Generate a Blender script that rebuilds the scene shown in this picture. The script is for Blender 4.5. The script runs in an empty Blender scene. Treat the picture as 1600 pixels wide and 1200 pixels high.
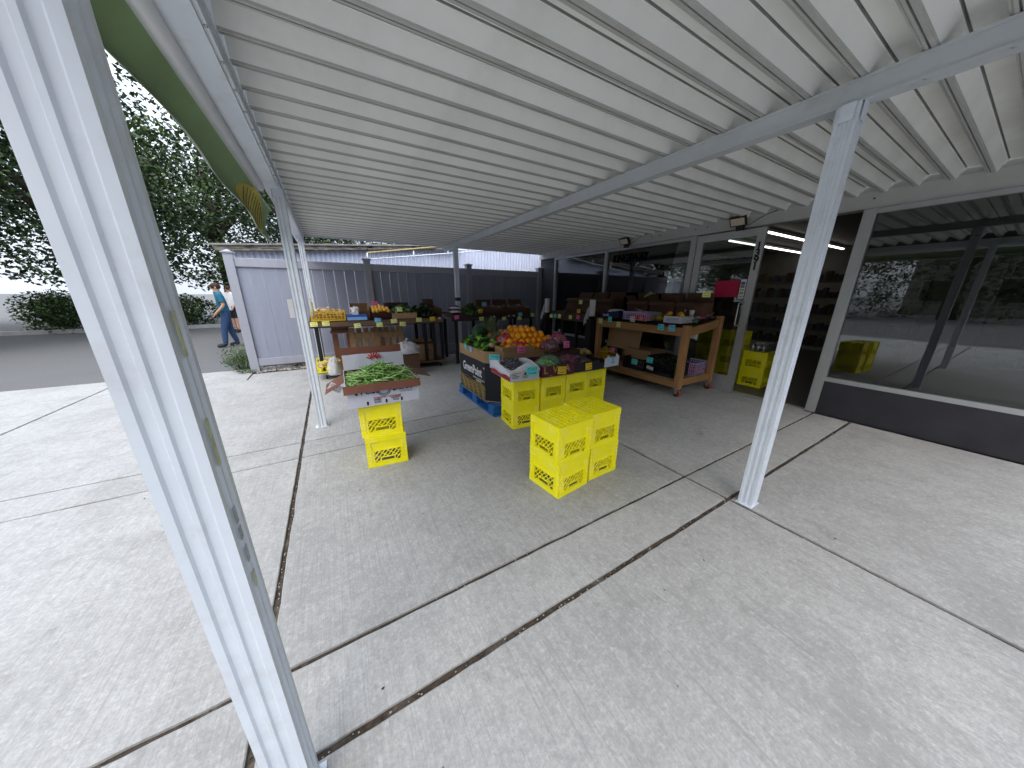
import bpy, math, random
from mathutils import Vector, Matrix, Euler, noise
random.seed(7)
S = bpy.context.scene
COL = S.collection
R = math.radians

# ------------------------------------------------------------------ camera
cam = bpy.data.cameras.new('camera')
camo = bpy.data.objects.new('camera', cam)
COL.objects.link(camo)
S.camera = camo
_yaw, _pit, _rol = R(30.34456681), R(-16.64838731), R(0.20516647)
_f = Vector((math.sin(_yaw)*math.cos(_pit), math.cos(_yaw)*math.cos(_pit), math.sin(_pit)))
_r = Vector((math.cos(_yaw), -math.sin(_yaw), 0)); _u = _r.cross(_f)
_r2 = math.cos(_rol)*_r + math.sin(_rol)*_u; _u2 = -math.sin(_rol)*_r + math.cos(_rol)*_u
camo.matrix_world = Matrix(((_r2.x, _u2.x, -_f.x, 0), (_r2.y, _u2.y, -_f.y, 0), (_r2.z, _u2.z, -_f.z, 1.45), (0, 0, 0, 1)))
cam.sensor_width = 36.0
cam.lens = 472.133/1600*36
cam.clip_start = 0.05
cam.clip_end = 1500

# ------------------------------------------------------------------ light
SUN_EL, SUN_AZ = R(50), R(215)      # azimuth clockwise from +Y
w = bpy.data.worlds.new('World'); S.world = w; w.use_nodes = True
nt = w.node_tree; nt.nodes.clear()
sky = nt.nodes.new('ShaderNodeTexSky'); sky.sky_type = 'NISHITA'; sky.sun_disc = False
sky.sun_elevation = SUN_EL; sky.sun_rotation = SUN_AZ
sky.air_density = 1.0; sky.dust_density = 4.0; sky.ozone_density = 1.0
cl = nt.nodes.new('ShaderNodeMix'); cl.data_type = 'RGBA'
tc = nt.nodes.new('ShaderNodeTexCoord')
nz = nt.nodes.new('ShaderNodeTexNoise'); nz.inputs['Scale'].default_value = 2.6; nz.inputs['Detail'].default_value = 7
mp = nt.nodes.new('ShaderNodeMapping'); mp.inputs['Scale'].default_value = (1, 1, 2.4)
rp = nt.nodes.new('ShaderNodeValToRGB'); rp.color_ramp.elements[0].position = .30; rp.color_ramp.elements[1].position = .62
rp.color_ramp.elements[0].color = (.45, .45, .45, 1); rp.color_ramp.elements[1].color = (.97, .97, .97, 1)
nt.links.new(tc.outputs['Generated'], mp.inputs[0]); nt.links.new(mp.outputs[0], nz.inputs['Vector'])
nt.links.new(nz.outputs['Fac'], rp.inputs[0]); nt.links.new(rp.outputs[0], cl.inputs[0])
nt.links.new(sky.outputs[0], cl.inputs[6]); cl.inputs[7].default_value = (7.6, 8.3, 9.4, 1)
bg = nt.nodes.new('ShaderNodeBackground'); bg.inputs[1].default_value = 0.15
wo = nt.nodes.new('ShaderNodeOutputWorld')
# overcast luminance: the zenith is about three times as bright as the horizon
sxyz = nt.nodes.new('ShaderNodeSeparateXYZ'); nt.links.new(tc.outputs['Generated'], sxyz.inputs[0])
zr = nt.nodes.new('ShaderNodeMapRange'); zr.inputs[1].default_value = 0; zr.inputs[2].default_value = 1; zr.inputs[3].default_value = .55; zr.inputs[4].default_value = 1.75
nt.links.new(sxyz.outputs[2], zr.inputs[0])
zm = nt.nodes.new('ShaderNodeVectorMath'); zm.operation = 'SCALE'; nt.links.new(cl.outputs[2], zm.inputs[0]); nt.links.new(zr.outputs[0], zm.inputs['Scale'])
nt.links.new(zm.outputs[0], bg.inputs[0]); nt.links.new(bg.outputs[0], wo.inputs[0])
sl = bpy.data.lights.new('sun', 'SUN'); sl.energy = 0.5; sl.angle = R(50); sl.color = (1, .965, .91)
so = bpy.data.objects.new('sun', sl); COL.objects.link(so)
_d = Vector((math.sin(SUN_AZ)*math.cos(SUN_EL), math.cos(SUN_AZ)*math.cos(SUN_EL), math.sin(SUN_EL)))
so.rotation_euler = _d.to_track_quat('Z', 'Y').to_euler()
S.view_settings.view_transform = 'Standard'
S.view_settings.look = 'None'
S.view_settings.exposure = 0.72
S.view_settings.gamma = 1
S.view_settings.use_curve_mapping = False
S.cycles.max_bounces = 10; S.cycles.diffuse_bounces = 5; S.cycles.transparent_max_bounces = 16
S.cycles.sample_clamp_indirect = 6

# ------------------------------------------------------------------ materials
def s2l(c):
    return tuple(((x/255)/12.92 if x/255 <= .04045 else ((x/255+.055)/1.055)**2.4) for x in c)
MC = {}
def mat(name, rgb, rough=.6, var=.18, vscale=6, bump=.0, bscale=60, metal=0, spec=.4, rgb2=None, stretch=(1, 1, 1), coat=0, obj_rand=0, trans=0, stain=None, sscale=2):
    """principled with noise colour variation; rgb linear"""
    if name in MC: return MC[name]
    m = bpy.data.materials.new(name); m.use_nodes = True; MC[name] = m
    t = m.node_tree; b = t.nodes['Principled BSDF']; L = t.links.new
    b.inputs['Roughness'].default_value = rough; b.inputs['Metallic'].default_value = metal
    b.inputs['Specular IOR Level'].default_value = spec
    if coat: b.inputs['Coat Weight'].default_value = coat
    co = t.nodes.new('ShaderNodeTexCoord'); mp = t.nodes.new('ShaderNodeMapping'); mp.inputs['Scale'].default_value = stretch
    L(co.outputs['Object'], mp.inputs[0])
    n = t.nodes.new('ShaderNodeTexNoise'); n.inputs['Scale'].default_value = vscale; n.inputs['Detail'].default_value = 6
    n.inputs['Roughness'].default_value = .62
    L(mp.outputs[0], n.inputs['Vector'])
    mx = t.nodes.new('ShaderNodeMix'); mx.data_type = 'RGBA'
    r1 = t.nodes.new('ShaderNodeMapRange'); r1.inputs[1].default_value = .3; r1.inputs[2].default_value = .7
    L(n.outputs['Fac'], r1.inputs[0]); L(r1.outputs[0], mx.inputs[0])
    a = rgb; c = rgb2 or tuple(x*(1-var) for x in rgb)
    a = tuple(min(1, x*(1+var*.35)) for x in a) if not rgb2 else a
    mx.inputs[6].default_value = (*c, 1); mx.inputs[7].default_value = (*a, 1)
    out = mx.outputs[2]
    if stain:
        n2 = t.nodes.new('ShaderNodeTexNoise'); n2.inputs['Scale'].default_value = sscale; n2.inputs['Detail'].default_value = 8
        n2.inputs['Roughness'].default_value = .7
        L(co.outputs['Object'], n2.inputs['Vector'])
        r2 = t.nodes.new('ShaderNodeMapRange'); r2.inputs[1].default_value = .52; r2.inputs[2].default_value = .72; r2.inputs[4].default_value = stain[3]
        L(n2.outputs['Fac'], r2.inputs[0])
        m2 = t.nodes.new('ShaderNodeMix'); m2.data_type = 'RGBA'; L(r2.outputs[0], m2.inputs[0]); L(out, m2.inputs[6])
        m2.inputs[7].default_value = (*stain[:3], 1); out = m2.outputs[2]
    if obj_rand:
        oi = t.nodes.new('ShaderNodeObjectInfo'); hs = t.nodes.new('ShaderNodeHueSaturation')
        mr = t.nodes.new('ShaderNodeMapRange'); mr.inputs[3].default_value = 1-obj_rand; mr.inputs[4].default_value = 1+obj_rand*.6
        L(oi.outputs['Random'], mr.inputs[0]); L(mr.outputs[0], hs.inputs['Value']); L(out, hs.inputs['Color']); out = hs.outputs[0]
    L(out, b.inputs['Base Color'])
    rr = t.nodes.new('ShaderNodeMapRange'); rr.inputs[3].default_value = max(.02, rough-.08); rr.inputs[4].default_value = min(1, rough+.1)
    L(n.outputs['Fac'], rr.inputs[0]); L(rr.outputs[0], b.inputs['Roughness'])
    if bump:
        nb = t.nodes.new('ShaderNodeTexNoise'); nb.inputs['Scale'].default_value = bscale; nb.inputs['Detail'].default_value = 5
        L(mp.outputs[0], nb.inputs['Vector'])
        bp = t.nodes.new('ShaderNodeBump'); bp.inputs['Strength'].default_value = bump; bp.inputs['Distance'].default_value = .01
        L(nb.outputs['Fac'], bp.inputs['Height']); L(bp.outputs[0], b.inputs['Normal'])
    return m

WHITE = mat('white_paint', (.69, .74, .81), .42, .08, 5, .04, 30, stain=(.42, .40, .36, .38), sscale=6)
ROOFW = mat('roof_paint', (.84, .845, .82), .5, .07, 2.0, .02, 30, stain=(.50, .49, .42, .30), sscale=1.4, obj_rand=.05)
BEAM = mat('beam_paint', (.52, .55, .58), .4, .08, 3, .02, 30, stain=(.30, .29, .27, .3), sscale=4)
HEAD = mat('header_paint', (.47, .47, .455), .5, .1, 3)
ALU = mat('storefront_aluminium', (.46, .47, .47), .35, .1, 5, metal=.45)
YEL = mat('yellow_plastic', (.98, .89, .005), .36, .05, 9, .02, 40, spec=.45, stain=(.93, .88, .30, .55), sscale=11, obj_rand=.05)
YEL2 = mat('amber_plastic', (.83, .52, .008), .38, .1, 9)
FENCE = mat('fence_paint', (.29, .31, .385), .6, .12, 3, .05, 20, stretch=(3, 3, .6), obj_rand=.08)
FPOST = mat('fence_post_paint', (.34, .35, .40), .6, .1, 3, .04, 20, stretch=(3, 3, .6))
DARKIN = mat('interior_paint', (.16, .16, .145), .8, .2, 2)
BLACK = mat('black_plastic', (.012, .012, .014), .45, .2, 6, obj_rand=.1)
CARD = mat('cardboard', (.40, .245, .125), .8, .12, 5, .05, 80, rgb2=(.33, .20, .10), stretch=(1, 1, 3), obj_rand=.15)
CARDD = mat('dark_cardboard', (.115, .062, .040), .85, .2, 5, .05, 80, obj_rand=.2)
CARDR = mat('redbrown_cardboard', (.175, .068, .042), .8, .18, 7, .06, 70)
WCARD = mat('white_carton', (.56, .57, .66), .6, .07, 5, .02, 40)
WOOD = mat('cart_lumber', (.50, .27, .11), .6, .3, 2.2, .08, 30, rgb2=(.32, .16, .06), stretch=(9, 9, 1.2), obj_rand=.15)
WOODY = mat('cart_lumber_lengthwise', (.46, .25, .10), .6, .3, 2.2, .08, 30, rgb2=(.30, .15, .055), stretch=(9, 1.2, 9), obj_rand=.15)
WOODX = mat('board_lengthwise', (.21, .13, .082), .75, .3, 2.2, .12, 25, rgb2=(.11, .066, .042), stretch=(1.2, 9, 9), obj_rand=.2)
PALW = mat('pallet_wood', (.34, .21, .105), .75, .3, 3, .15, 25, rgb2=(.19, .11, .052), stretch=(9, 9, 1.5), obj_rand=.25)
OLDW = mat('rotten_wood', (.42, .38, .31), .9, .5, 7, .4, 20, rgb2=(.045, .038, .032), stretch=(1, 3, 5))
CORR = mat('corrugated_metal_paint', (.62, .66, .78), .45, .12, 2, stretch=(1, 1, .6), stain=(.42, .42, .45, .4), sscale=2)
SIDING = mat('dark_siding', (.035, .034, .042), .6, .3, 4, obj_rand=.1)
ORANGE = mat('orange_peel', (1.0, .46, .010), .38, .25, 9, .25, 260, obj_rand=.14, rgb2=(.95, .30, .006))
MAND = mat('mandarin_peel', (.95, .50, .03), .42, .2, 9, .2, 220, obj_rand=.15)
LIMEG = mat('bright_green_veg', (.32, .62, .08), .5, .5, 18)
BEANG = mat('green_bean_skin', (.22, .44, .085), .4, .4, 30, rgb2=(.07, .19, .035), obj_rand=.1)
BEANL = mat('pale_bean_skin', (.50, .66, .28), .45, .3, 30)
MELON = mat('dark_melon_rind', (.018, .075, .020), .4, .6, 14, rgb2=(.008, .028, .010))
LEAFD = mat('dark_leaf_veg', (.05, .125, .032), .6, .5, 22, rgb2=(.010, .026, .010))
LEAFB = mat('fresh_leaf_veg', (.11, .38, .06), .5, .5, 22, rgb2=(.03, .13, .025))
REDF = mat('red_produce', (.75, .045, .035), .35, .4, 16, obj_rand=.2)
TOMATO = mat('tomato_skin', (.85, .085, .03), .25, .3, 16)
GINGER = mat('ginger_skin', (.52, .36, .20), .8, .35, 25, .3, 60, rgb2=(.25, .15, .08))
GRAPE = mat('dark_grape_skin', (.020, .022, .036), .25, .5, 40)
PURPG = mat('purple_grape_skin', (.26, .035, .10), .3, .5, 40)
LILAC = mat('lilac_plastic', (.46, .40, .66), .4, .1, 6)
BLUEP = mat('blue_pallet_paint', (.02, .14, .42), .5, .35, 6, .05, 30)
NAVY = mat('navy_print', (.010, .016, .085), .5, .2, 6)
SKIN = mat('skin', (.52, .30, .21), .5, .1, 8)
HAIR = mat('brown_hair', (.045, .022, .012), .6, .4, 40)
SHIRT = mat('white_cotton', (.74, .74, .76), .85, .06, 8, .1, 30)
SHORTS = mat('black_cotton', (.012, .012, .015), .85, .2, 8)
JEANS = mat('blue_denim', (.035, .075, .17), .85, .35, 14)
TEAL = mat('teal_cotton', (.022, .14, .22), .85, .2, 8)
SHOE = mat('dark_shoe', (.02, .022, .035), .6, .2, 10)
STEEL = mat('brushed_steel', (.55, .56, .57), .28, .1, 8, metal=.9)
RUBR = mat('orange_red_rubber', (.42, .085, .05), .6, .2, 8)
PAPERW = mat('white_paper', (.74, .74, .75), .75, .06, 8)
PAPERR = mat('paper_roll', (.66, .66, .66), .6, .08, 10, .1, 60, stretch=(1, 1, .2))
PIPEY = mat('yellowed_pipe', (.48, .36, .16), .6, .25, 8)
GOLD = mat('gold_print', (.42, .30, .085), .55, .15, 8)
MAROON = mat('maroon_print', (.095, .012, .028), .5, .2, 6)
REDP = mat('red_print', (.34, .012, .016), .5, .2, 5)
INK = mat('black_ink', (.012, .012, .014), .6, .1, 8)
VIOLINK = mat('violet_ink', (.07, .06, .30), .6, .1, 8)
TEALINK = mat('teal_ink', (.03, .22, .22), .6, .1, 8)
REDINK = mat('red_ink', (.45, .03, .03), .6, .1, 8)
WHITEINK = mat('white_ink', (.75, .75, .75), .6, .05, 8)

def m_card(name, rgb, ink=(.015, .02, .05)):
    """hand written price card: rows of pen strokes"""
    m = bpy.data.materials.new(name); m.use_nodes = True; t = m.node_tree; L = t.links.new
    b = t.nodes['Principled BSDF']; b.inputs['Roughness'].default_value = .75
    co = t.nodes.new('ShaderNodeTexCoord'); oi = t.nodes.new('ShaderNodeObjectInfo')
    sp = t.nodes.new('ShaderNodeSeparateXYZ'); L(co.outputs['Generated'], sp.inputs[0])
    def band(lo, hi):
        a = t.nodes.new('ShaderNodeMath'); a.operation = 'GREATER_THAN'; L(sp.outputs[2], a.inputs[0]); a.inputs[1].default_value = lo
        c = t.nodes.new('ShaderNodeMath'); c.operation = 'LESS_THAN'; L(sp.outputs[2], c.inputs[0]); c.inputs[1].default_value = hi
        d = t.nodes.new('ShaderNodeMath'); d.operation = 'MULTIPLY'; L(a.outputs[0], d.inputs[0]); L(c.outputs[0], d.inputs[1]); return d
    def strokes(sx, sz, th, dist):
        mp = t.nodes.new('ShaderNodeMapping'); mp.inputs['Scale'].default_value = (sx, 0, sz)
        ad = t.nodes.new('ShaderNodeVectorMath'); ad.operation = 'ADD'; L(co.outputs['Generated'], ad.inputs[0]); L(oi.outputs['Random'], ad.inputs[1])
        L(ad.outputs[0], mp.inputs[0])
        n = t.nodes.new('ShaderNodeTexNoise'); n.inputs['Scale'].default_value = 1; n.inputs['Detail'].default_value = 1; n.inputs['Distortion'].default_value = dist
        L(mp.outputs[0], n.inputs['Vector'])
        s = t.nodes.new('ShaderNodeMath'); s.operation = 'SUBTRACT'; L(n.outputs['Fac'], s.inputs[0]); s.inputs[1].default_value = .5
        a = t.nodes.new('ShaderNodeMath'); a.operation = 'ABSOLUTE'; L(s.outputs[0], a.inputs[0])
        l = t.nodes.new('ShaderNodeMath'); l.operation = 'LESS_THAN'; L(a.outputs[0], l.inputs[0]); l.inputs[1].default_value = th; return l
    def mul(p, q):
        d = t.nodes.new('ShaderNodeMath'); d.operation = 'MULTIPLY'; L(p.outputs[0], d.inputs[0]); L(q.outputs[0], d.inputs[1]); return d
    b1 = mul(band(.48, .88), strokes(9, 3, .035, .6)); b2 = mul(band(.14, .34), strokes(20, 6, .05, .4))
    mx_ = t.nodes.new('ShaderNodeMath'); mx_.operation = 'MAXIMUM'; L(b1.outputs[0], mx_.inputs[0]); L(b2.outputs[0], mx_.inputs[1])
    ed = t.nodes.new('ShaderNodeMath'); ed.operation = 'SUBTRACT'; L(sp.outputs[0], ed.inputs[0]); ed.inputs[1].default_value = .5
    ea = t.nodes.new('ShaderNodeMath'); ea.operation = 'ABSOLUTE'; L(ed.outputs[0], ea.inputs[0])
    el = t.nodes.new('ShaderNodeMath'); el.operation = 'LESS_THAN'; L(ea.outputs[0], el.inputs[0]); el.inputs[1].default_value = .42
    fin = mul(mx_, el)
    mc = t.nodes.new('ShaderNodeMix'); mc.data_type = 'RGBA'; L(fin.outputs[0], mc.inputs[0])
    mc.inputs[6].default_value = (*rgb, 1); mc.inputs[7].default_value = (*ink, 1); L(mc.outputs[2], b.inputs['Base Color'])
    return m
CY = m_card('pale_yellow_card', (.82, .86, .30)); CB = m_card('light_blue_card', (.22, .60, .82), (.01, .03, .14)); CP = m_card('pink_card', (.85, .18, .42), (.09, .01, .03))
CG = m_card('golden_card', (.80, .55, .03), (.1, .05, .01)); CT = m_card('turquoise_card', (.12, .70, .74), (.0, .06, .09)); CW = m_card('white_card', (.68, .68, .7))
CO = m_card('orange_card', (.75, .17, .03), (.2, .02, .01)); CM = m_card('magenta_poster', (.46, .008, .06), (.10, .0, .012))

def m_glass(name, tint, refl=1.0, rough=.01):
    m = bpy.data.materials.new(name); m.use_nodes = True; t = m.node_tree; t.nodes.clear(); L = t.links.new
    tr = t.nodes.new('ShaderNodeBsdfTransparent'); tr.inputs[0].default_value = (*tint, 1)
    gl = t.nodes.new('ShaderNodeBsdfGlossy'); gl.inputs['Roughness'].default_value = rough; gl.inputs[0].default_value = (refl, refl, refl, 1)
    fr = t.nodes.new('ShaderNodeFresnel'); fr.inputs[0].default_value = 1.8
    nz = t.nodes.new('ShaderNodeTexNoise'); nz.inputs['Scale'].default_value = 3; bp = t.nodes.new('ShaderNodeBump'); bp.inputs['Strength'].default_value = .03
    bp.inputs['Distance'].default_value = .02
    L(nz.outputs['Fac'], bp.inputs['Height']); L(bp.outputs[0], gl.inputs['Normal'])
    mx = t.nodes.new('ShaderNodeMixShader'); o = t.nodes.new('ShaderNodeOutputMaterial')
    L(fr.outputs[0], mx.inputs[0]); L(tr.outputs[0], mx.inputs[1]); L(gl.outputs[0], mx.inputs[2]); L(mx.outputs[0], o.inputs[0])
    return m
GLASS = m_glass('window_glass', (.62, .66, .64), 1.0)
def m_film(name, tint, amt=.35, rough=.12, op=.12):
    m = bpy.data.materials.new(name); m.use_nodes = True; t = m.node_tree; t.nodes.clear(); L = t.links.new
    tr = t.nodes.new('ShaderNodeBsdfTransparent'); tr.inputs[0].default_value = (*tint, 1)
    gl = t.nodes.new('ShaderNodeBsdfGlossy'); gl.inputs['Roughness'].default_value = rough
    df = t.nodes.new('ShaderNodeBsdfDiffuse'); df.inputs[0].default_value = (.7, .7, .75, 1)
    co = t.nodes.new('ShaderNodeTexCoord')
    nz = t.nodes.new('ShaderNodeTexNoise'); nz.inputs['Scale'].default_value = 28; nz.inputs['Distortion'].default_value = 1.2; bp = t.nodes.new('ShaderNodeBump')
    bp.inputs['Strength'].default_value = 1.0; bp.inputs['Distance'].default_value = .02
    L(co.outputs['Object'], nz.inputs['Vector']); L(nz.outputs['Fac'], bp.inputs['Height']); L(bp.outputs[0], gl.inputs['Normal'])
    m1 = t.nodes.new('ShaderNodeMixShader'); m1.inputs[0].default_value = amt; m2 = t.nodes.new('ShaderNodeMixShader'); m2.inputs[0].default_value = op
    o = t.nodes.new('ShaderNodeOutputMaterial')
    L(tr.outputs[0], m1.inputs[1]); L(gl.outputs[0], m1.inputs[2]); L(m1.outputs[0], m2.inputs[1]); L(df.outputs[0], m2.inputs[2]); L(m2.outputs[0], o.inputs[0])
    return m
FILM = m_film('clear_plastic_film', (.93, .93, .95), .09, .06, .012)
FILMG = m_film('green_printed_film', (.62, .88, .66), .14, .1, .10)
FILMP = m_film('purple_mesh_film', (.85, .55, .7), .16, .1, .06)
FILMW = m_film('white_liner_film', (.95, .95, .97), .12, .3, .62)
def m_emit(name, rgb, st):
    m = bpy.data.materials.new(name); m.use_nodes = True; b = m.node_tree.nodes['Principled BSDF']
    b.inputs['Base Color'].default_value = (.8, .8, .8, 1); b.inputs['Emission Color'].default_value = (*rgb, 1); b.inputs['Emission Strength'].default_value = st
    return m
TUBE = m_emit('lit_tube', (1, .93, .82), 3.5)
COOL = m_emit('lit_cooler_lamp', (.9, 1, .95), 9)
LENS = mat('floodlight_lens', (.62, .52, .40), .25, .05, 8)

def m_concrete():
    m = bpy.data.materials.new('broomed_concrete'); m.use_nodes = True; t = m.node_tree; L = t.links.new
    b = t.nodes['Principled BSDF']; b.inputs['Roughness'].default_value = .85; b.inputs['Specular IOR Level'].default_value = .25
    co = t.nodes.new('ShaderNodeNewGeometry'); oi = t.nodes.new('ShaderNodeObjectInfo')
    def nse(scale, st=(1, 1, 1), det=8, ro=.6, dist=0):
        mp = t.nodes.new('ShaderNodeMapping'); mp.inputs['Scale'].default_value = st; L(co.outputs['Position'], mp.inputs[0])
        n = t.nodes.new('ShaderNodeTexNoise'); n.inputs['Scale'].default_value = scale; n.inputs['Detail'].default_value = det; n.inputs['Roughness'].default_value = ro
        n.inputs['Distortion'].default_value = dist; L(mp.outputs[0], n.inputs['Vector']); return n
    def rng(n, a, c, lo=0, hi=1):
        r = t.nodes.new('ShaderNodeMapRange'); r.inputs[1].default_value = a; r.inputs[2].default_value = c; r.inputs[3].default_value = lo; r.inputs[4].default_value = hi
        L(n.outputs[0], r.inputs[0]); return r
    def mix(fac, a, c):
        x = t.nodes.new('ShaderNodeMix'); x.data_type = 'RGBA'; L(fac.outputs[0], x.inputs[0])
        if isinstance(a, tuple): x.inputs[6].default_value = (*a, 1)
        else: L(a, x.inputs[6])
        x.inputs[7].default_value = (*c, 1); return x.outputs[2]
    big = rng(nse(.9), .3, .7); c = mix(big, (.42, .412, .398), (.51, .50, .48))
    blot = rng(nse(2.6, det=10, ro=.72, dist=.4), .48, .70, 0, .55); c = mix(blot, c, (.27, .262, .25))
    blot2 = rng(nse(8, (1, .55, 1), det=9, ro=.7), .56, .72, 0, .30); c = mix(blot2, c, (.24, .235, .225))
    st1 = rng(nse(1.1, det=10, ro=.75, dist=.6), .50, .64, 0, .50); c = mix(st1, c, (.255, .25, .24))
    st3 = rng(nse(5, (1, .8, 1), det=10, ro=.8, dist=.3), .58, .66, 0, .6); c = mix(st3, c, (.18, .175, .165))
    scr = rng(nse(1, (60, .9, 1), det=4, ro=.6), .60, .66, 0, .24); c = mix(scr, c, (.16, .155, .145))
    mot = rng(nse(22, (1, .7, 1), det=8, ro=.75), .42, .66, 0, .55); c = mix(mot, c, (.265, .26, .25))
    lt = rng(nse(34, det=6, ro=.7), .52, .68, 0, .55); c = mix(lt, c, (.62, .61, .59))
    grit = rng(nse(75, det=5, ro=.8), .40, .68, 0, .62); c = mix(grit, c, (.25, .245, .235))
    strk = rng(nse(1, (90, 2.0, 1), det=6, ro=.75), .47, .72, 0, .55); c = mix(strk, c, (.26, .255, .24))
    # old chewing gum and dark specks
    v = t.nodes.new('ShaderNodeTexVoronoi'); v.inputs['Scale'].default_value = 1.7; L(co.outputs['Position'], v.inputs['Vector'])
    gm = rng(v, .011, .020, 1, 0); sel = rng(nse(1.3), .46, .5, 0, .85)
    mm = t.nodes.new('ShaderNodeMath'); mm.operation = 'MULTIPLY'; L(gm.outputs[0], mm.inputs[0]); L(sel.outputs[0], mm.inputs[1])
    c = mix(mm, c, (.05, .05, .05))
    hs = t.nodes.new('ShaderNodeHueSaturation'); r = rng(type('o', (), {'outputs': [oi.outputs['Random']]})(), 0, 1, .93, 1.05)
    L(r.outputs[0], hs.inputs['Value']); L(c, hs.inputs['Color']); L(hs.outputs[0], b.inputs['Base Color'])
    s1 = nse(1, (150, 4, 1), det=3); s2 = nse(90, det=4)
    a = t.nodes.new('ShaderNodeMath'); a.operation = 'ADD'; L(s1.outputs[0], a.inputs[0]); L(s2.outputs[0], a.inputs[1])
    bp = t.nodes.new('ShaderNodeBump'); bp.inputs['Strength'].default_value = .35; bp.inputs['Distance'].default_value = .004
    L(a.outputs[0], bp.inputs['Height']); L(bp.outputs[0], b.inputs['Normal'])
    return m
CONC = m_concrete()
DIRT = mat('joint_dirt', (.085, .060, .042), .95, .5, 50, .3, 60, rgb2=(.02, .015, .012), stain=(.20, .18, .15, .7), sscale=9)
ASPH = mat('asphalt', (.15, .148, .145), .9, .3, 40, .2, 120, stain=(.11, .11, .10, .6), sscale=.4)

# ------------------------------------------------------------------ mesh builder
class M:
    def __init__(s): s.v = []; s.f = []; s.mi = []; s.sm = []
    def add(s, vs, fs, m=0, smooth=False):
        o = len(s.v); s.v += [tuple(p) for p in vs]
        for f in fs: s.f.append(tuple(i+o for i in f)); s.mi.append(m); s.sm.append(smooth)
        return s
    def box(s, c, d, rot=None, m=0):
        x, y, z = d[0]/2, d[1]/2, d[2]/2; c = Vector(c)
        P = [Vector(p) for p in ((-x,-y,-z),(x,-y,-z),(x,y,-z),(-x,y,-z),(-x,-y,z),(x,-y,z),(x,y,z),(-x,y,z))]
        if rot is not None:
            Q = Euler(rot).to_matrix(); P = [Q @ p for p in P]
        return s.add([c+p for p in P], [(0,3,2,1),(4,5,6,7),(0,1,5,4),(1,2,6,5),(2,3,7,6),(3,0,4,7)], m)
    def b2(s, a, b, m=0):
        return s.box([(a[i]+b[i])/2 for i in range(3)], [abs(b[i]-a[i]) for i in range(3)], m=m)
    def tube(s, pts, r, n=8, m=0, cap=True, smooth=True):
        pts = [Vector(p) for p in pts]; k = len(pts); rs = r if isinstance(r, (list, tuple)) else [r]*k
        up = Vector((0, 0, 1)); vs = []; pa = None
        for i, p in enumerate(pts):
            t = (pts[min(i+1, k-1)] - pts[max(i-1, 0)]).normalized()
            if pa is None: a = t.cross(up) if abs(t.z) < .95 else t.cross(Vector((1, 0, 0)))
            else: a = pa - t*pa.dot(t)
            a.normalize(); pa = a; b = t.cross(a)
            for j in range(n):
                q = 2*math.pi*j/n; vs.append(p + (a*math.cos(q) + b*math.sin(q))*rs[i])
        fs = [(i*n+j, i*n+(j+1) % n, (i+1)*n+(j+1) % n, (i+1)*n+j) for i in range(k-1) for j in range(n)]
        if cap: fs += [tuple(range(n))[::-1], tuple((k-1)*n+j for j in range(n))]
        return s.add(vs, fs, m, smooth)
    def ball(s, c, r, n=12, k=8, amp=0, fr=3, seed=0, m=0, smooth=True):
        if not isinstance(r, (list, tuple)): r = (r, r, r)
        c = Vector(c); vs = []
        for i in range(k+1):
            th = math.pi*i/k
            for j in range(n if 0 < i < k else 1):
                ph = 2*math.pi*j/n; d = Vector((math.sin(th)*math.cos(ph), math.sin(th)*math.sin(ph), math.cos(th)))
                e = 1 + (amp*noise.noise(d*fr + Vector((seed*7.3, seed*1.7, 0))) if amp else 0)
                vs.append(c + Vector((d.x*r[0], d.y*r[1], d.z*r[2]))*e)
        fs = []; st = lambda i: 0 if i == 0 else 1+(i-1)*n
        for j in range(n): fs.append((0, 1+j, 1+(j+1) % n))
        for i in range(1, k-1):
            for j in range(n): fs.append((st(i)+j, st(i+1)+j, st(i+1)+(j+1) % n, st(i)+(j+1) % n))
        l = len(vs)-1
        for j in range(n): fs.append((st(k-1)+j, l, st(k-1)+(j+1) % n))
        return s.add(vs, fs, m, smooth)
    def prism(s, poly, z0, z1, m=0, capm=None, bottom=True):
        n = len(poly); vs = [(x, y, z0) for x, y in poly] + [(x, y, z1) for x, y in poly]
        s.add(vs, [(i, (i+1) % n, (i+1) % n+n, i+n) for i in range(n)], m)
        s.add([(x, y, z1) for x, y in poly], [tuple(range(n))], m if capm is None else capm)
        if bottom: s.add([(x, y, z0) for x, y in poly], [tuple(range(n))[::-1]], m)
        return s
    def mesh(s, name, mats):
        me = bpy.data.meshes.new(name); me.from_pydata(s.v, [], s.f)
        for x in (mats if isinstance(mats, (list, tuple)) else [mats]): me.materials.append(x)
        me.polygons.foreach_set('material_index', s.mi); me.polygons.foreach_set('use_smooth', s.sm); me.update(); return me

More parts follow.
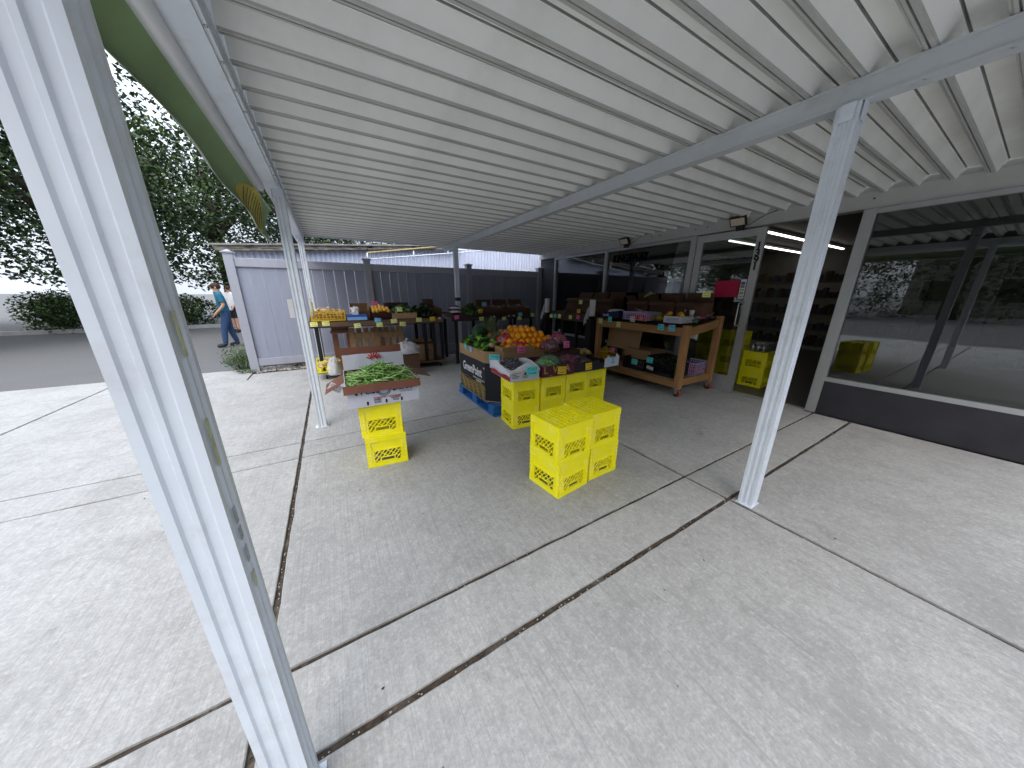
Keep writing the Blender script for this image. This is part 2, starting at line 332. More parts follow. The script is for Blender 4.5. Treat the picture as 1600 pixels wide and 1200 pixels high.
def ob(name, me, parent=None, loc=(0, 0, 0), rot=(0, 0, 0), label=None, cat=None, group=None, kind=None):
    o = bpy.data.objects.new(name, me); COL.objects.link(o); o.location = loc; o.rotation_euler = rot
    if parent: o.parent = parent
    if label: o['label'] = label
    if cat: o['category'] = cat
    if group: o['group'] = group
    if kind: o['kind'] = kind
    return o
def part(name, mb, mats, parent, loc=(0, 0, 0), rot=(0, 0, 0), **k):
    me = mb if isinstance(mb, bpy.types.Mesh) else mb.mesh(name, mats)
    return ob(name, me, parent, loc, rot, **k)
def thing(name, label, cat, loc=(0, 0, 0), rot=(0, 0, 0), group=None):
    return ob(name, None, None, loc, rot, label, cat, group)
def kids(o): return [c for c in ALLKIDS.get(o.name, [])]
def dup(root, loc, rot=None, label=None, group=None):
    def cp(o, par):
        c = o.copy(); COL.objects.link(c)
        if par: c.parent = par
        for ch in o.children: cp(ch, c)
        return c
    c = cp(root, None); c.location = loc
    if rot is not None: c.rotation_euler = rot
    if label: c['label'] = label
    if group: c['group'] = group
    return c
def bevel(o, wd=.004, seg=2):
    b = o.modifiers.new('bevel', 'BEVEL'); b.width = wd; b.segments = seg; b.limit_method = 'ANGLE'; return o
def text(s_, size, mats, parent, loc, rot, name='lettering', label=None, sx=1, bold=0, align='CENTER', ext=.0006, space=1.0):
    c = bpy.data.curves.new('t', 'FONT'); c.body = s_; c.size = size; c.extrude = ext; c.align_x = align; c.align_y = 'CENTER'
    c.offset = bold; c.resolution_u = 3; c.space_line = space
    o = bpy.data.objects.new('t', c); COL.objects.link(o)
    bpy.context.view_layer.update()
    me = bpy.data.meshes.new_from_object(o.evaluated_get(bpy.context.evaluated_depsgraph_get()))
    bpy.data.objects.remove(o); me.materials.clear(); me.materials.append(mats)
    for v in me.vertices: v.co.x *= sx
    return ob(name, me, parent, loc, rot, label=label)

# ------------------------------------------------------------------ ground
m = M(); m.add([(-400, -400, -.05), (400, -400, -.05), (400, 400, -.05), (-400, 400, -.05)], [(0, 1, 2, 3)])
ob('ground', m.mesh('ground', ASPH), kind='structure')
m = M(); m.b2((-6.1, -6.1, -.2), (5.26, 6.7, -.014)); m.b2((-6.1, 6.7, -.2), (-1.36, 7.72, -.0145)); m.b2((-1.36, 6.7, -.2), (5.26, 8.55, -.0143))
side = ob('pavement', m.mesh('pavement', DIRT), kind='structure')
XJ = [-6.0, -3.2, -.43, 2.35, 5.15]
YJ = [-5.6, -2.4, -2.05, .835, 1.165, 3.105, 3.455, 6.66]
def slab(x0, x1, y0, y1, g):
    y1 -= {.835: .008, 1.165: .002}.get(y1, 0); y0 += {.835: .004, 1.165: .003}.get(y0, 0)
    x1 -= .005 if x1 < 5 else 0; x0 += .005 if x0 > -5.5 else 0
    nx = max(6, int((x1-x0)/.07)); ny = max(6, int((y1-y0)/.07)); P = []
    def jt(): return random.uniform(-.0022, .0022) + (random.uniform(-.006, 0) if random.random() < .06 else 0)
    for i in range(nx): P.append((x0+(x1-x0)*i/nx, y0+g+jt()))
    for i in range(ny): P.append((x1-g+jt(), y0+(y1-y0)*i/ny if i else y0+g))
    for i in range(nx): P.append((x1-(x1-x0)*i/nx if i else x1-g, y1-g-jt()))
    for i in range(ny): P.append((x0+g-jt(), y1-(y1-y0)*i/ny if i else y1-g))
    P[0] = (x0+g, y0+g)
    P = [(min(max(x, x0+g-.004), x1-g+.004), min(max(y, y0+g-.004), y1-g+.004)) for x, y in P]
    cx, cy = (x0+x1)/2, (y0+y1)/2; n = len(P)
    ins = [(x+(cx-x)*.004/abs(x1-x0)*2, y+(cy-y)*.004/abs(y1-y0)*2) for x, y in P]
    m = M(); vs = [(x, y, -.03) for x, y in P]+[(x, y, -.003) for x, y in P]+[(x, y, 0) for x, y in ins]
    m.add(vs, [(i, (i+1) % n, (i+1) % n+n, i+n) for i in range(n)]+[(i+n, (i+1) % n+n, (i+1) % n+2*n, i+2*n) for i in range(n)]+[tuple(range(2*n, 3*n))])
    part('slab', m, CONC, side)
for i in range(len(XJ)-1):
    for j in range(len(YJ)-1):
        slab(XJ[i], XJ[i+1], YJ[j], YJ[j+1], .0085)
slab(-6.0, -3.2, 6.66, 7.66, .007); slab(-3.2, -1.42, 6.66, 7.66, .007); slab(-1.42, -.43, 6.66, 7.13, .007); slab(-.43, 2.35, 6.66, 7.2, .007); slab(2.35, 5.15, 6.66, 7.2, .007)
# gravel under the fence end
m = M()
for i in range(420):
    x = random.uniform(-1.36, -.50); y = random.uniform(7.14, 7.62); r = random.uniform(.010, .026)
    m.ball((x, y, r*.35+random.uniform(0, .012)), (r*random.uniform(.8, 1.3), r, r*.65), 6, 4, .35, 2, i, m=random.randint(0, 2), smooth=False)
ob('gravel', m.mesh('gravel', [mat('pale_stone', (.45, .43, .40), .9, .3, 20), mat('grey_stone', (.24, .23, .22), .9, .3, 20), mat('tan_stone', (.33, .27, .20), .9, .3, 20)]), kind='stuff')
m = M(); r_ = random.Random(77)
for x, y in [(1.63, .62), (.75, .78), (2.05, .95), (.1, .6), (1.0, 2.1), (2.9, 1.9), (2.2, 1.35), (1.85, .45), (.95, .35), (2.65, 2.2), (1.2, 1.05), (.35, 1.8), (.0, 2.3), (3.2, 1.5), (2.5, .3), (3.4, 2.4), (-1.2, 5.1), (-.9, 4.2), (.5, 4.6), (.9, 1.25)]+[(r_.uniform(-2, 4.6), r_.uniform(.4, 6)) for _ in range(45)]:
    L_ = r_.uniform(.003, .010); a = r_.uniform(0, 6.28); w_ = L_*r_.uniform(.3, .6)
    m.add([(x+math.cos(a)*p*L_-math.sin(a)*q*w_, y+math.sin(a)*p*L_+math.cos(a)*q*w_, .002+h) for p, q, h in ((-1, 0, .002), (0, -1, 0), (1, 0, .004), (0, 1, .001))], [(0, 1, 2, 3)], r_.randint(0, 2))
for k in range(900):
    if r_.random() < .6: x = r_.uniform(-2.5, 4.8); y = r_.choice((.835, 1.165, .835, 3.105, 3.455))+r_.uniform(-.009, .007)
    else: x = r_.choice((-.43, 2.35))+r_.uniform(-.008, .008); y = r_.uniform(-.3, 6.5)
    q = r_.uniform(.0015, .0042); m.ball((x, y, -.012), (q*1.3, q, q), 5, 3, .3, 2, k, m=r_.choice((0, 1, 2, 2)), smooth=False)
ob('litter', m.mesh('litter', [mat('dead_leaf', (.045, .035, .02), .8), mat('dark_crumb', (.02, .02, .018), .8), mat('pale_crumb', (.4, .38, .3), .8)]), kind='stuff', label='scattered dry leaf bits and crumbs on the concrete', cat='litter')
# kerb between lot and street, far left
m = M()
m.b2((-60, 18.4, -.05), (-1.5, 18.62, .09)); ob('kerb', m.mesh('kerb', mat('kerb_concrete', (.5, .5, .49), .85, .2, 3)), kind='structure')

# ------------------------------------------------------------------ awning
aw = thing('awning', 'large white metal awning with ribbed underside carried on fluted posts', 'awning')
PX0, PX1, PIT = -.235, 5.14, .207
Y0R = 7.17; NP = 37
pr = [(0, 2.474), (.006, 2.468), (.015, 2.468), (.016, 2.478), (.021, 2.478), (.022, 2.468), (.036, 2.468), (.038, 2.474), (.043, 2.474), (.072, 2.548), (.080, 2.548), (.082, 2.562), (.087, 2.562), (.089, 2.552), (.180, 2.552), (.182, 2.540), (.190, 2.540), (.200, 2.474), (.2066, 2.474)]
m = M(); n = len(pr)
for k, x in ((0, PX0), (1, PX1)):
    pass
vs = [(PX0, -y, z) for y, z in pr]+[(PX1, -y, z) for y, z in pr]+[(PX0, -y, z+.006) for y, z in pr]+[(PX1, -y, z+.006) for y, z in pr]
fs = [(i, i+1, n+i+1, n+i) for i in range(n-1)]+[(2*n+i, 3*n+i, 3*n+i+1, 2*n+i+1) for i in range(n-1)]
m.add(vs, fs)
for i in range(n-1): m.mi[i] = 1 if i < 8 or i >= n-2 else 0  # rib bottoms take a greyer colour: rib shading painted in for contrast
for i in (2, 3, 4, 10, 11, 12, 15): m.mi[i] = 2  # grooves and steps get a darker tone, shade put into the colour
pm = m.mesh('roof_panel', [ROOFW, mat('rib_shade_paint', (.47, .475, .455), .5, .12, 4, stain=(.30, .29, .26, .5), sscale=3), mat('groove_shade_paint', (.36, .36, .345), .7, .3, 6)])
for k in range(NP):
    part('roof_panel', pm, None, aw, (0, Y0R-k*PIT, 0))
YN = Y0R-NP*PIT
def post(x, y, h=2.36):
    a = .043; g = .006; cx = []
    # fluted square section
    side_ = [(-1, 0), (-.62, 0), (-.52, 1), (-.18, 1), (-.10, 0), (.10, 0), (.18, 1), (.52, 1), (.62, 0)]
    P = []
    for q in range(4):
        c, s_ = [(1, 0), (0, 1), (-1, 0), (0, -1)][q]
        for u, d in side_:
            px, py = u*a, -a+d*g
            P.append((px*c-py*s_, px*s_+py*c))
    m = M(); m.prism(P, .006, h); p = part('post', m, WHITE, aw, (x, y, 0))
    b = M(); b.b2((-.062, -.05, 0), (.062, .05, .006)); b.tube([(.052, -.03, .006), (.052, -.03, .014)], .007, 6); b.tube([(-.052, .03, .006), (-.052, .03, .014)], .007, 6)
    part('base_plate', b, WHITE, p)
    return p
p1 = post(-.278, .757); p2 = post(-.262, 3.812); post(-.27, 6.55); p3 = post(2.42, .742); post(2.445, 6.55)
post(-.278, -.42) if False else None
def lens_beam(x, w, z0, z1, y0, y1, mt, name='beam'):
    m = M(); m.b2((x-w/2+.008, y0, z0+.012), (x+w/2-.008, y1, z1-.012)); m.b2((x-w/2, y0, z1-.012), (x+w/2, y1, z1)); m.b2((x-w/2, y0, z0), (x+w/2, y1, z0+.012))
    return part(name, m, mt, aw)
lens_beam(2.432, .085, 2.362, 2.466, YN-.0, 7.165, BEAM)
lens_beam(-.285, .10, 2.362, 2.455, YN, 7.165, WHITE)
# outer fascia, gutter
m = M(); m.b2((-.36, YN-.02, 2.35), (-.337, 7.21, 2.60)); m.b2((-.337, YN-.02, 2.35), (-.25, 7.21, 2.3605)); part('fascia', m, WHITE, aw)
m = M(); m.b2((-.335, 7.175, 2.445), (5.14, 7.195, 2.60)); part('rear_fascia', m, BEAM, aw)
m = M(); m.b2((-.335, YN-.03, 2.40), (5.14, YN-.008, 2.60)); part('front_fascia', m, BEAM, aw)
m = M(); m.b2((-.365, YN-.03, 2.6005), (-.225, 7.21, 2.612)); part('edge_light_block', m, BEAM, aw)  # strip added over the roof edge to stop sky light leaking in
m = M(); m.b2((-.3365, YN, 2.4555), (-.30, 7.17, 2.60)); part('edge_gap_shade', m, BLACK, aw)  # black strip standing in for the shaded gap above the left beam

m = M()
for k in range(NP):
    y = Y0R-k*PIT-.03
    m.tube([(2.405, y, 2.3625), (2.405, y, 2.3595)], .006, 6); m.tube([(-.24, y, 2.3620), (-.24, y, 2.3575)], .006, 6)
part('screws', m, STEEL, aw)['kind'] = 'stuff'
for x_, y_ in ((-.278, .757), (-.262, 3.812), (-.27, 6.55), (2.42, .742), (2.445, 6.55)):
    m = M()
    for dx, dy, lx, ly in ((.051, 0, .002, .028), (-.051, 0, .002, .028), (0, .051, .028, .002), (0, -.051, .028, .002)):
        m.b2((x_+dx-lx, y_+dy-ly, 2.285), (x_+dx+lx, y_+dy+ly, 2.3615))
    part('post_bracket', m, WHITE, aw)

# roller tube and hanging banner outside the left beam
bn = thing('banner', 'green hanging banner with a striped yellow squash emblem along the left awning beam', 'banner')
m = M(); m.tube([(-.385, -.3, 2.335), (-.385, 3.72, 2.335)], .034, 14); part('roller_tube', m, mat('white_tube', (.76, .77, .80), .35, .05, 4), bn)
def SB(u, v):   # u along Y 0..1, v 0 top..1 bottom
    y = -.2 + 4.85*u; zb = 2.16 if y < 2.5 else 2.16-(y-2.5)*.088; zt = 2.34
    bul = .06*math.sin(math.pi*v) + .05*v
    return Vector((-.42-bul-.012*math.sin(y*5)*v, y, zt+(zb-zt)*v + .008*math.sin(y*4)*v))
m = M(); NU, NV = 60, 8
vs = [SB(i/NU, j/NV) for i in range(NU+1) for j in range(NV+1)]
vs += [p+Vector((-.003, 0, 0)) for p in vs]; o_ = (NU+1)*(NV+1)
for i in range(NU):
    for j in range(NV):
        a = i*(NV+1)+j; mi = 1 if j == NV-1 else 0
        m.mi += [mi, mi]; m.sm += [True, True]; m.f += [(a, a+1, a+NV+2, a+NV+1), (o_+a, o_+a+NV+1, o_+a+NV+2, o_+a+1)]
m.v += [tuple(p) for p in vs]
def m_cloth(name, rgb):
    m = mat(name, rgb, .6, .12, 4); t = m.node_tree; p = t.nodes['Principled BSDF']; o = [n for n in t.nodes if n.type == 'OUTPUT_MATERIAL'][0]
    tl = t.nodes.new('ShaderNodeBsdfTranslucent'); mx = t.nodes.new('ShaderNodeMixShader'); mx.inputs[0].default_value = .5
    t.links.new(p.inputs['Base Color'].links[0].from_socket, tl.inputs[0]); t.links.new(p.outputs[0], mx.inputs[1]); t.links.new(tl.outputs[0], mx.inputs[2]); t.links.new(mx.outputs[0], o.inputs[0]); return m
BGR = m_cloth('banner_green', (.25, .31, .20)); BED = m_cloth('banner_edge', (.55, .58, .50)); BYE = m_cloth('banner_yellow', (.92, .70, .16))
cloth = part('cloth', m, [BGR, BED], bn)
m = M(); n_ = 28
cu, cv = .845, .50
pts = [(cu+.115*math.cos(2*math.pi*k/n_)*(1.0), cv+.46*math.sin(2*math.pi*k/n_)) for k in range(n_)]
cen = SB(cu, cv)+Vector((.006, 0, 0)); ring = [SB(min(u, .99), min(max(v, .02), .98))+Vector((.006, 0, 0)) for u, v in pts]
mid = [SB(cu+(u-cu)*.5, cv+(v-cv)*.5)+Vector((.006, 0, 0)) for u, v in pts]
m.add([cen]+mid+ring, [(0, 1+k, 1+(k+1) % n_) for k in range(n_)]+[(1+k, 1+n_+k, 1+n_+(k+1) % n_, 1+(k+1) % n_) for k in range(n_)], 0, True)
part('squash_emblem', m, BYE, cloth)
m = M()
for q in range(9):
    for side_ in (0,):
        P = []
        for k in range(9):
            th = -1.2+2.4*k/8; uu = cu-.085+q*.021+.020*math.cos(th*1.2); vv = cv+.40*math.sin(th)*math.sqrt(max(.05, 1-((q-4)/5.2)**2))
            P.append(SB(uu, vv)+Vector((.009, 0, 0)))
        m.tube(P, .0035, 4, cap=False)
part('emblem_stripes', m, BGR, cloth)

# ------------------------------------------------------------------ storefront
XW = 5.22
sf = thing('shop_building', 'dark glass fronted shop with grey aluminium frames and an open doorway', 'shop', (0, 0, 0))
m = M(); m.b2((5.145, YN-2, 2.352), (5.30, 7.33, 2.62)); hd = part('header_beam', m, HEAD, sf)
m = M(); m.b2((5.132, YN-2, 2.50), (5.144, 7.33, 2.515)); m.b2((5.14, YN-2, 2.338), (5.31, 7.33, 2.351)); part('header_trim', m, ALU, hd)
m = M()
for y in (1.2, 2.9, 3.08, 3.7, 3.85, 5.0, 5.6, 6.4): m.tube([(5.136, y, 2.43), (5.144, y, 2.43)], .008, 8)
part('bolt', m, BLACK, hd)
for y0, y1 in ((6.64, 6.70), (4.91, 4.98), (3.06, 3.15), (1.16, 1.26), (-1.4, -1.33), (-3.7, -3.6)):
    m = M(); m.b2((5.185, y0, 0), (5.275, y1, 2.337)); m.b2((5.178, y0+.02, 0), (5.1845, y1-.02, 2.337)); part('mullion', m, ALU, sf)
for y0, y1 in ((4.98, 6.64), (3.15, 4.91), (-1.33, 1.16), (-3.6, -1.4)):
    m = M(); m.b2((5.19, y0, 0), (5.27, y1, .42)); part('bulkhead', m, SIDING, sf)
    m = M(); m.b2((5.188, y0, .4215), (5.272, y1, .47)); part('sill', m, ALU, sf); m = M(); m.b2((5.195, y0, 2.29), (5.265, y1, 2.336)); part('window_head', m, ALU, sf)
    m = M(); m.b2((5.226, y0, .471), (5.234, y1, 2.289)); part('window_pane', m, GLASS, sf)
# pier of dark siding
for k in range(19):
    m = M(); m.b2((5.20+.0, 6.702, .13*k+.002), (5.215, 7.33, .13*k+.122)); m.b2((5.205, 6.702, .13*k+.122), (5.213, 7.33, .13*(k+1))) if k < 17 else None
    if k < 18: part('siding_board', m, SIDING, sf)
# other building surfaces
m = M(); m.b2((5.216, 6.702, 0), (5.5, 7.33, 2.337)); m.b2((5.31, YN-2, 2.337), (15.5, 7.33, 2.36)) if False else None
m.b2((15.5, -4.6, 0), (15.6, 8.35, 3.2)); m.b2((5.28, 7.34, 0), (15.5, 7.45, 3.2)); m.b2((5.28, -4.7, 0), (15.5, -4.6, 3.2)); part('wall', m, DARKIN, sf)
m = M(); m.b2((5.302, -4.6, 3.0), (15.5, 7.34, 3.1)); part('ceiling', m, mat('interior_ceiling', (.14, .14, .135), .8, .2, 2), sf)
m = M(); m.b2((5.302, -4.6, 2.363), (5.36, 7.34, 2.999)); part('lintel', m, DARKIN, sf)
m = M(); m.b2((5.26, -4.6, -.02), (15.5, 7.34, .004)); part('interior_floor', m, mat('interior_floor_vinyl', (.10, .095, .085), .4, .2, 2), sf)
m = M(); m.b2((5.153, 1.26, -.014), (5.259, 3.06, .010)); part('threshold', m, ALU, sf)
# left door leaf
dr = M(); 
dr.b2((5.195, 2.135, .012), (5.240, 2.235, 2.325)); dr.b2((5.195, 2.955, .012), (5.240, 3.05, 2.325)); dr.b2((5.1955, 2.235, 2.225), (5.2395, 2.955, 2.3245)); dr.b2((5.1955, 2.235, .0125), (5.2395, 2.955, .235))
do = part('door', dr, ALU, sf)
m = M(); m.b2((5.215, 2.236, .236), (5.221, 2.954, 2.224)); part('door_pane', m, GLASS, do)
m = M(); m.tube([(5.19, 2.215, 1.34), (5.115, 2.235, 1.34), (5.105, 2.245, 1.32), (5.105, 2.245, 1.03), (5.115, 2.235, 1.01), (5.19, 2.215, 1.01)], .0085, 8); part('handle', m, STEEL, do)
m = M(); m.b2((5.193, 2.158, 1.76), (5.1948, 2.216, 2.155)); nplate = part('number_strip', m, mat('strip_grey', (.42, .42, .41), .5, .05, 5), do)
for i, ch in enumerate('1391'):
    text(ch, .125, INK, do, (5.1925, 2.187, 2.09-.090*i), (R(90), 0, R(-90)), 'house_number', bold=.005, sx=1.05)
m = M(); m.box((5.205, 2.50, 1.53), (.002, .33, .235)); ps = part('sign', m, CM, do, label='magenta hand lettered paper sign on the glass')
m = M(); m.box((5.206, 2.285, 1.525), (.002, .07, .27)); st = part('payment_sticker', m, PAPERW, do)
for k, (c1, hh) in enumerate((( (.05, .12, .42), .040), ((.32, .06, .05), .036), ((.45, .42, .2), .03), ((.30, .34, .12), .034), ((.1, .1, .1), .012))):
    m = M(); m.box((5.2045, 2.287, 1.605-.045*k), (.001, .05, hh)); part('card_logo', m, mat('logo_%d' % k, c1, .5, .05, 5), st)
m = M()
for dy in (-.009, .009):
    m.tube([(5.2036, 2.287+dy, 1.56), (5.2042, 2.287+dy, 1.56)], .012, 12)
part('overlapping_discs', m, mat('amber_print', (.6, .25, .05), .5, .05, 5), st)
kw = text('KINGSWAY', .20, mat('black_vinyl', (.002, .002, .002), .9, .1, 5, spec=0), sf, (5.2215, 4.36, 2.13), (R(90), 0, R(-90)), 'window_lettering', sx=.80, bold=.007)

# floodlights
def flood(y, label):
    t = thing('floodlight', label, 'floodlight', (5.06, y, 2.40), (0, 0, 0), 'floodlights on the header beam')
    m = M(); m.box((-.01, 0, .02), (.035, .20, .13), (0, R(-32), 0)); m.box((.03, -.02, -.06), (.05, .09, .07)); m.b2((.045, -.06, -.05), (.084, .02, .03))
    for k in range(5): m.box((.018, -.08+k*.04, .037), (.03, .006, .10), (0, R(-32), 0))
    bevel(part('housing', m, BLACK, t), .004)
    m = M(); m.box((-.0262, 0, .0098), (.004, .17, .095), (0, R(-32), 0)); part('lens', m, LENS, t)
    m = M(); m.tube([(.02, 0, -.03), (.03, -.02, -.075)], .018, 8); part('bracket', m, BLACK, t)
    m = M(); m.tube([(.06, -.02, -.02), (.078, -.10, -.03), (.076, -.28, .06), (.078, -.5, .11)], .004, 5); part('cable', m, BLACK, t)
flood(4.38, 'black floodlight on the header beam above the shop window lettering'); flood(2.44, 'black floodlight on the header beam above the shop door')
def tubel(y, x0, label):
    t = thing('tube_light', label, 'ceiling light', (x0, y, 2.9), group='lit tubes inside the shop')
    m = M(); m.b2((0, -.03, 0), (5.6, .03, .05)); part('fixture', m, WHITE, t)
    m = M(); m.b2((0.02, -.022, -.032), (5.58, .022, -.001)); part('diffuser', m, TUBE, t)
tubel(3.80, 9.15, 'lit ceiling tube seen nearest the top of the open doorway'); tubel(4.90, 9.85, 'lit ceiling tube lower in the doorway, starting behind the door glass')

# ------------------------------------------------------------------ shop interior
def shelving(x, y, rz, wd, label, seed, n=5):
    rnd = random.Random(seed)
    t = thing('store_shelf', label, 'shelf', (x, y, 0), (0, 0, rz), 'shelving inside the shop')
    m = M()
    for sx in (-wd/2, 0, wd/2): m.b2((sx-.02, -.02, 0), (sx+.02, .4, 2.0))
    part('upright', m, BLACK, t)
    for k in range(n):
        z = .15+k*.40; m = M(); m.b2((-wd/2, -.05, z), (wd/2, .4, z+.03)); sh = part('shelf_board', m, mat('shelf_metal', (.10, .095, .085), .5, .2, 5), t)
        g = M(); xx = -wd/2+.02
        while xx < wd/2-.12:
            ww = rnd.uniform(.05, .12); hh = rnd.uniform(.12, .26); g.b2((xx, -.02, z+.031), (xx+ww, .12, z+.03+hh), rnd.randint(0, 4)); xx += ww+rnd.uniform(.003, .015)
        part('goods', g, [mat('goods_a', (.07, .045, .03), .6), mat('goods_b', (.05, .06, .08), .6), mat('goods_c', (.09, .07, .03), .6), mat('goods_d', (.06, .015, .015), .6), mat('goods_e', (.09, .09, .085), .6)], sh)
shelving(10.8, 3.4, R(-90), 4.2, 'dark stocked grocery shelf at the back of the shop seen through the doorway', 3)
shelving(10.6, -1.6, R(-90), 4.2, 'dark stocked grocery shelf deep inside the shop to the right of the doorway', 4)
shelving(9.0, -4.2, R(180), 4.2, 'dark stocked grocery shelf along the right inside wall', 5)
cz = thing('produce_cooler', 'lit grey produce cooler inside the shop window below the black lettering', 'cooler', (8.0, 6.1, 0))
m = M(); m.b2((-1.5, 0, 0), (1.5, .9, .95)); m.b2((-1.5, .75, .95), (1.5, .9, 2.0)); m.b2((-1.5, .05, 1.86), (1.5, .75, 2.0)); m.b2((-1.5, 0, .95), (-1.45, .75, 1.86)); m.b2((1.45, 0, .95), (1.5, .75, 1.86))
part('cabinet', m, mat('cooler_metal', (.16, .17, .18), .4, .1, 4), cz)
m = M(); m.b2((-1.3, .10, 1.835), (1.3, .14, 1.855)); part('lamp', m, COOL, cz)
m = M(); m.box((0, .40, 1.30), (2.86, .6, .02), (R(-28), 0, 0)); part('shelf_rack', m, BLACK, cz)
g = M()
for k in range(150):
    u = random.uniform(-1.35, 1.35); v = random.uniform(-.26, .2); 
    c = 0 if u > .1 else random.choice((0, 1, 1, 2))
    g.ball((u, .40+v*.88, 1.36-v*-.5+random.uniform(0, .05)), random.uniform(.04, .075), 8, 5, .5, 3, k, m=c)
o = part('vegetables', g, [LIMEG, LEAFB, mat('pale_root', (.6, .5, .4), .5)], cz); o['kind'] = 'stuff'
# small shop ceiling-level boxes to be seen behind the left window
m = M(); m.b2((-.5, -.3, 0), (.5, .3, 1.9)); bevel(ob('fridge', m.mesh('fridge', mat('green_fridge', (.02, .06, .05), .4, .1, 4)), None, (6.9, 6.2-.2, 0), (0, 0, R(-8)), 'tall dark green fridge behind the left shop window', 'fridge'), .02)

# ------------------------------------------------------------------ fence
fn = thing('fence', 'blue grey painted board fence with capped posts closing the back of the forecourt', 'fence', (0, 7.30, 0))
PXF = [-1.385, .78, 3.03, 5.12]
for x in PXF:
    m = M(); m.b2((x-.066, -.066, 0), (x+.066, .066, 2.10)); p = bevel(part('post', m, FPOST, fn), .006)
    c = M(); c.b2((x-.085, -.085, 2.101), (x+.085, .085, 2.125)); c.add([(x-.07, -.07, 2.125), (x+.07, -.07, 2.125), (x+.07, .07, 2.125), (x-.07, .07, 2.125), (x, 0, 2.165)], [(0, 1, 4), (1, 2, 4), (2, 3, 4), (3, 0, 4)])
    part('cap', c, FPOST, p)
for a, b_ in zip(PXF[:-1], PXF[1:]):
    x0, x1 = a+.067, b_-.067
    m = M(); m.b2((x0, -.045, 1.885), (x1, .03, 2.03)); bevel(part('top_rail', m, FPOST, fn), .006)
    m = M(); m.b2((x0, -.045, .115 if a < 0 else .004), (x1, .03, .255)); bevel(part('bottom_rail', m, FPOST, fn), .006)
    nb = int(round((x1-x0)/.178)); wd = (x1-x0)/nb
    for k in range(nb):
        m = M(); m.b2((-(wd/2)+.003, -.012, 0), (wd/2-.003, .012, 1.628)); part('board', bevel_m(m) if False else m, FENCE, fn, (x0+wd*(k+.5), random.uniform(-.002, .002), .256), (0, 0, R(random.uniform(-.5, .5))))

# ------------------------------------------------------------------ shed behind
sh = thing('shed', 'low white corrugated metal shed with rotten wooden roof edge behind the fence', 'shed', (0, 8.6, 0))
m = M(); nx = 420; vs = []
for i in range(nx+1):
    x = -1.62+10.3*i/nx; y = .016*(1 if (i % 4) in (1, 2) else -1)
    zt = 2.30+(x+1.62)*.052 if x < 2.2 else 2.5+(x-2.2)*.10
    vs += [(x, y, 0), (x, y, zt)]
m.add(vs, [(2*i, 2*i+2, 2*i+3, 2*i+1) for i in range(nx)]); part('corrugated_wall', m, CORR, sh)
m = M(); m.b2((-1.62, .06, 0), (8.6, 5.5, 2.25)); part('walls', m, CORR, sh)
rng_ = random.Random(5)
for k in range(9):     # rotten roof edge boards
    x0 = -1.78+.55*k; x1 = x0+.54
    z = 2.30+(x0+1.62)*.072
    m = M(); m.box(((x0+x1)/2, -.16, z+.03), (.545, .03, .115+rng_.uniform(-.02, .02)), (rng_.uniform(-.15, .15), -.07+rng_.uniform(-.02, .02), 0))
    m.box(((x0+x1)/2, -.10, z-.02), (.52, .05, .05), (0, -.05, 0)); part('fascia_board', m, OLDW, sh)
m = M(); m.add([(-1.85, -.22, 2.36), (3.3, -.22, 2.70), (3.3, 5.5, 2.9), (-1.85, 5.5, 2.60), (-1.85, -.22, 2.33), (3.3, -.22, 2.67), (3.3, 5.5, 2.87), (-1.85, 5.5, 2.57)], [(0, 1, 2, 3), (4, 7, 6, 5), (0, 4, 5, 1), (0, 3, 7, 4)])
part('roof_sheet', m, mat('old_roofing', (.30, .29, .28), .9, .4, 6, .3, 20), sh)
g = M()
for k in range(46):
    x = rng_.uniform(-1.4, 3.0); g.box((x, -.18+rng_.uniform(-.02, .02), 2.33+(x+1.62)*.072+rng_.uniform(-.05, .06)), (rng_.uniform(.05, .25), .015, rng_.uniform(.008, .03)), (0, rng_.uniform(-.3, .2), 0), rng_.randint(0, 1))
part('splintered_wood', g, [OLDW, mat('dark_rot', (.03, .027, .024), .95, .3, 9)], sh)['kind'] = 'stuff'
def pipe(pts, r, mt, label):
    m = M(); m.tube(pts, r, 8); return ob('pipe', m.mesh('pipe', mt), None, (0, 0, 0), label=label, cat='pipe')
p = pipe([(.86, 7.9, 2.17), (3.95, 7.9, 2.565)], .013, WHITE, 'thin white pipe sloping up across the corrugated wall behind the fence')
m = M()
for x, dz in ((.88, .13), (1.9, .11), (2.75, .12)): z = 2.17+(x-.86)*.128; m.tube([(x, 7.9, z-.09), (x, 7.9, z+dz)], .015, 6)
part('standoff', m, WHITE, p)
pipe([(.88, 7.93, 2.31), (2.9, 7.93, 2.61)], .017, PIPEY, 'yellowed wooden pole sloping above the white pipe behind the fence')

